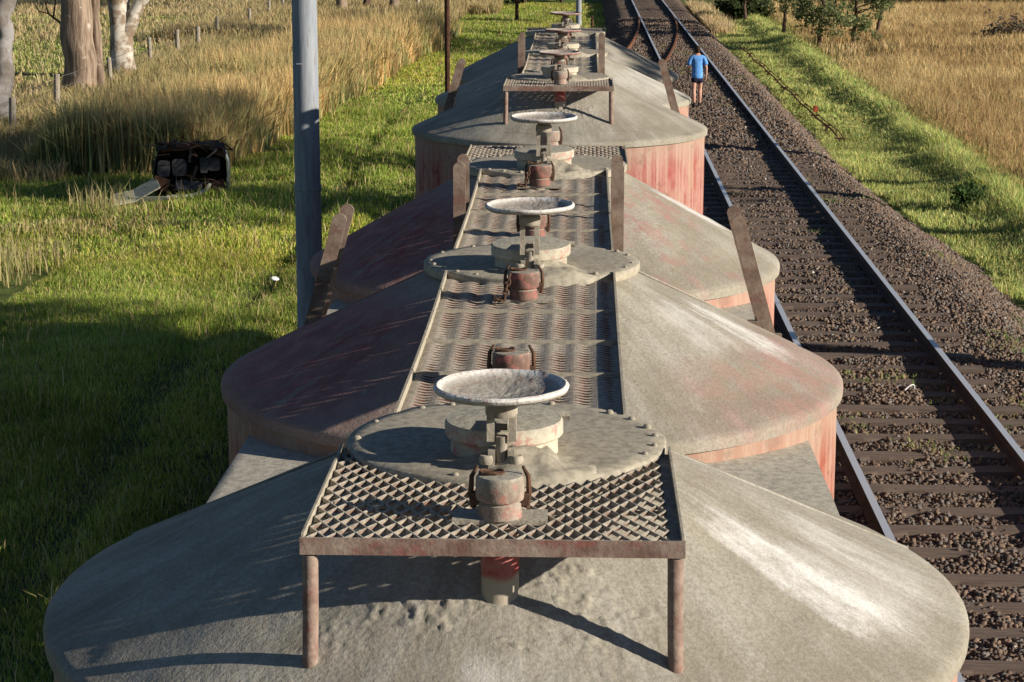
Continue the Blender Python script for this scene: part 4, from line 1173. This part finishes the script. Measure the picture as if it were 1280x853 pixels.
def crown_mesh(tips, per, spread, leaf, cols, parent, name='crown', squash=.8):
    tips = np.array(tips, float); N = per * len(tips)
    # sub-clumps round every tip, leaves round every sub-clump: uneven outline with gaps
    sub = 9
    c1 = np.repeat(tips, sub, 0) + rng.normal(0, spread, (len(tips) * sub, 3)) * (1, 1, squash)
    ctr = np.repeat(c1, max(1, per // sub), 0); N = len(ctr)
    p = ctr + rng.normal(0, spread * .34, (N, 3)) * (1, 1, .75)
    d = rng.normal(size=(N, 3)); d[:, 2] -= .9; d /= np.linalg.norm(d, axis=1)[:, None]
    s = np.cross(d, rng.normal(size=(N, 3))); s /= np.linalg.norm(s, axis=1)[:, None]
    L = leaf * rng.uniform(.6, 1.4, N)[:, None]; W = L * .30
    V = np.stack([p, p + d * L * .5 + s * W, p + d * L, p + d * L * .5 - s * W], 1).reshape(-1, 3)
    F = (np.array([(0, 1, 2), (0, 2, 3)])[None] + (np.arange(N) * 4)[:, None, None]).reshape(-1, 3)
    C = np.repeat(pick(N, cols), 4, 0)
    return bignp(name, V, F, M['leaf'], C, parent)
GUM = [(.045, .065, .025), (.06, .08, .03), (.075, .09, .04), (.09, .095, .045)]

def gum(x, y, stems, mat, label, crown_n=14, seed=0, h=13, per=420, group=None, limb_mat=None, spread=.75, crown_c=(0, 0), low=.55, extra=None, cr=3.6, leaf=.16):
    z = float(ground_z(x, y)); e = empty('gum_tree', (x, y, z), label=label, cat='tree', group=group)
    mb = MB(); rnd = random.Random(seed)
    for pts, rad in stems: trunk_tube(mb, pts, rad, 22, seed)
    top = Vector(stems[0][0][-1])
    tips = []
    lb = MB()
    for k in range(crown_n):
        a_ = 2 * math.pi * (k * .618 + rnd.random() * .2); rr = cr * math.sqrt(rnd.random()); zz = h * (low + (1 - low) * rnd.random())
        tip = Vector((top.x + crown_c[0] + rr * math.cos(a_), top.y + crown_c[1] + rr * math.sin(a_), zz)); tips.append(tip)
        src = top + Vector((0, 0, -rnd.uniform(0, 1.5)))
        pts = bend(src, tip, 7, 1.0, seed + k); r0 = .11
        lb.tube(pts, [r0 * (1 - .85 * q / 7) for q in range(8)], 7)
    t_ = mb.build('trunk', mat, e, angle=60)
    lb.build('limbs', limb_mat or mat, e)
    crown_mesh(tips, per, spread, leaf, GUM, e)
    if extra: extra(e)
    return e

def st(pts, r0, r1, n=14, wob=.25, seed=0, flare=.25):
    P_ = []
    for a_, b_ in zip(pts[:-1], pts[1:]): P_ += bend(a_, b_, n, wob, seed)[:-1]
    P_.append(Vector(pts[-1])); m = len(P_)
    rad = [r0 + (r1 - r0) * i / (m - 1) + flare * r0 * math.exp(-max(0, P_[i].z) / .45) for i in range(m)]
    return P_, rad
gum(-15.95, 56.8, [st([(-.05, 0, -.4), (.10, 0, 2.0), (.30, 0, 4.0), (.9, .2, 7.0)], .30, .20, seed=3)], M['grey_bark'], 'leaning smooth grey gum trunk at the left edge, by the nearest fence post', seed=1, h=12, crown_n=10, low=.6, limb_mat=M['grey_bark'])
def dead_branch(e):
    m = MB()
    m.tube([(-.4, 0, 2.05), (-.62, 0, 2.35), (-.95, 0, 2.6), (-1.05, 0, 3.0)], [.05, .04, .03, .015], 7)
    m.tube([(-.80, 0, 2.48), (-.72, 0, 2.9), (-.68, 0, 3.4)], [.03, .025, .015], 6)
    m.tube([(-.95, 0, 2.6), (-1.25, 0, 2.68), (-1.4, .1, 2.95)], [.025, .018, .008], 6)
    m.tube([(-1.02, 0, 2.85), (-.92, 0, 3.15)], [.02, .008], 6)
    m.build('dead_branch', M['brown_bark'], e)
gum(-15.95, 66.0, [st([(-.05, 0, -.4), (-.06, 0, 2.5), (-.06, 0, 5.0), (-.2, 0, 8)], .52, .40, seed=5, wob=.15), st([(.50, .3, -.4), (.47, .3, 2.0), (.42, .3, 4.5), (.8, .4, 8)], .17, .13, seed=6, wob=.12)], M['bark'], 'broad brown-barked gum with a second thin stem close beside it', seed=2, h=15, extra=dead_branch)
gum(-16.05, 72.6, [st([(.05, 0, -.4), (-.05, 0, 2.0), (-.25, 0, 4.2), (-.3, 0, 8)], .42, .30, seed=8, wob=.15), st([(.05, 0, 1.3), (.42, 0, 2.15), (.62, 0, 2.55), (1.05, .0, 3.1), (1.35, 0, 4.1), (2.4, .2, 7.0)], .27, .13, n=5, seed=9, wob=.1, flare=0)], M['white_bark'], 'pale forked gum whose white limb leans out to the right', seed=3, h=14)
# small leaf spray hanging by the left-hand trunks
# far trunks behind the reeds
for k, (x, y, r, mt, lb_) in enumerate(((-13.4, 116, .30, 'bark', 'stout far trunk, leftmost of the distant row behind the reeds'), (-12.45, 119, .20, 'brown_bark', 'thin leaning dark far trunk, second in the distant row'), (-10.6, 117, .28, 'bark', 'dark far trunk standing behind a low dead branch'), (-9.6, 121, .14, 'white_bark', 'slender white far trunk at the right end of the distant row'))):
    gum(x, y, [st([(0, 0, -.4), (.1 if k != 1 else .5, 0, 3), (.2 if k != 1 else .8, 0, 6)], r, r * .7, seed=20 + k, wob=.15)], M[mt], lb_, seed=30 + k, h=11, crown_n=8, per=260, group=None, low=.6, leaf=.26)
# young trees at the right edge of the verge, crowns in view
def young(x, y, h, label, seed, lean=0, n=16, cr=1.15, base=.32):
    z = float(ground_z(x, y)); e = empty('young_tree', (x, y, z), label=label, cat='tree', group='young gums by the right-hand verge'); rnd = random.Random(seed)
    mb = MB(); tp = (lean, 0, h * .9)
    trunk_tube(mb, bend((0, 0, -.2), tp, 10, .4, seed), [.085 * (1 - .75 * i / 10) + .015 for i in range(11)], 9, seed)
    tips = []
    for k in range(n):
        t = base + (1 - base) * rnd.random(); a_ = rnd.random() * 6.28; r_ = cr * (1.15 - .65 * abs(t - .62) * 2) * rnd.uniform(.4, 1.1)
        s_ = Vector((lean * t, 0, h * t * .8)); tip = Vector((lean * t + r_ * math.cos(a_), r_ * math.sin(a_), h * t))
        mb.tube(bend(s_, tip, 4, .25, seed + k), [.035, .028, .02, .014, .008], 6); tips.append(tip)
    mb.build('trunk', M['brown_bark'], e, angle=60)
    crown_mesh(tips, 300, .30, .12, [(.075, .09, .04), (.095, .11, .048), (.12, .13, .06), (.075, .09, .04)], e)
young(9.65, 86.6, 4.4, 'bushy young tree with a bare brown stem beside the green verge', 1, .1, n=15, cr=1.15, base=.20)
young(8.9, 94.6, 5.0, 'slim young tree behind the bushy one, nearest the track', 2, .25, n=12, cr=1.0, base=.24)
young(11.3, 89.0, 4.8, 'spreading young tree with forked stems over the brown grass', 3, .35, n=20, cr=1.7, base=.20)
young(8.1, 106, 5.2, 'small dark young tree at the far end of the verge', 4, .1, n=14, cr=1.2, base=.12)
young(12.9, 94, 5.4, 'young tree with a pale leaning limb, rightmost of the verge trees', 5, 1.1, n=12, cr=1.5, base=.33)

def shrub(x, y, rx, h, label, seed, cols, group=None, leaf=.22, per=380, k=9, spread=.36):
    z = float(ground_z(x, y)); e = empty('shrub', (x, y, z), label=label, cat='shrub', group=group); rnd = random.Random(seed)
    mb = MB(); tips = []
    for q in range(k):
        a_ = rnd.random() * 6.28; r_ = rx * math.sqrt(rnd.random()); tip = Vector((r_ * math.cos(a_), r_ * .8 * math.sin(a_), h * rnd.uniform(.3, .9)))
        mb.tube([(0, 0, -.1), tip * .5 + Vector((0, 0, .1)), tip], [.05, .03, .012], 6); tips.append(tip)
    mb.build('stems', M['brown_bark'], e)
    crown_mesh(tips, per, spread, leaf, cols, e, 'foliage')
    return e
DK = [(.022, .034, .014), (.03, .042, .017), (.04, .05, .02)]
for i in range(9):
    shrub(14.8 + i * 2.1 + random.uniform(-.4, .4), 120.5 + random.uniform(-1.5, 2.5), 1.7, 2.6 + random.random(), 'dark evergreen scrub bush in the row above the brown grass', 100 + i, DK, 'scrub bushes above the brown field', per=420)
for i, (x, y, h_) in enumerate(((-5.4, 125, 2.0), (-3.6, 127, 2.2), (-7.4, 128, 2.4), (-1.4, 130, 2.0))):
    shrub(x, y, 1.3, h_, 'dark green shrub at the head of the far clearing', 130 + i, DK + [(.06, .08, .03)], 'shrubs at the head of the clearing')
shrub(8.0, 109, 1.0, 1.4, 'low dark shrub beside the straw tufts at the far verge', 150, DK)
shrub(7.62, 41.5, .16, .42, 'small dark weed bush in the near verge grass', 152, [(.035, .06, .02), (.05, .075, .025)], leaf=.08, per=140, spread=.13)
shrub(18.8, 92.5, .9, .9, 'grey-brown dead-looking bush in the brown field', 153, [(.11, .085, .06), (.08, .07, .05)], leaf=.16, per=120, k=7)
shrub(-13.6, 57.5, .5, .6, 'low tangled weeds beside the second fence post', 154, [(.12, .11, .05), (.16, .13, .06)], leaf=.12, per=150, k=6)

# gum trees standing right of the line, whose crowns shade the reeds and the car wreck
for k, (x, y, h_, cx, low) in enumerate(((17.5, 35.0, 14.0, 0, .54), (19.5, 41.0, 14.5, 0, .60), (15.0, 21.0, 11.5, 0, .62), (25, 80, 15, 0, .62))):
    gum(x, y, [st([(0, 0, -.4), (.1, .1, 4), (0, 0, 7.5)], .28, .2, seed=50 + k)], M['grey_bark'], 'tall gum tree with a leafy crown right of the main track', seed=60 + k, h=h_, crown_n=20, per=(430, 240, 430, 430)[k % 4], spread=.85, low=low, cr=3.4, group='gum trees right of the line', leaf=.2)
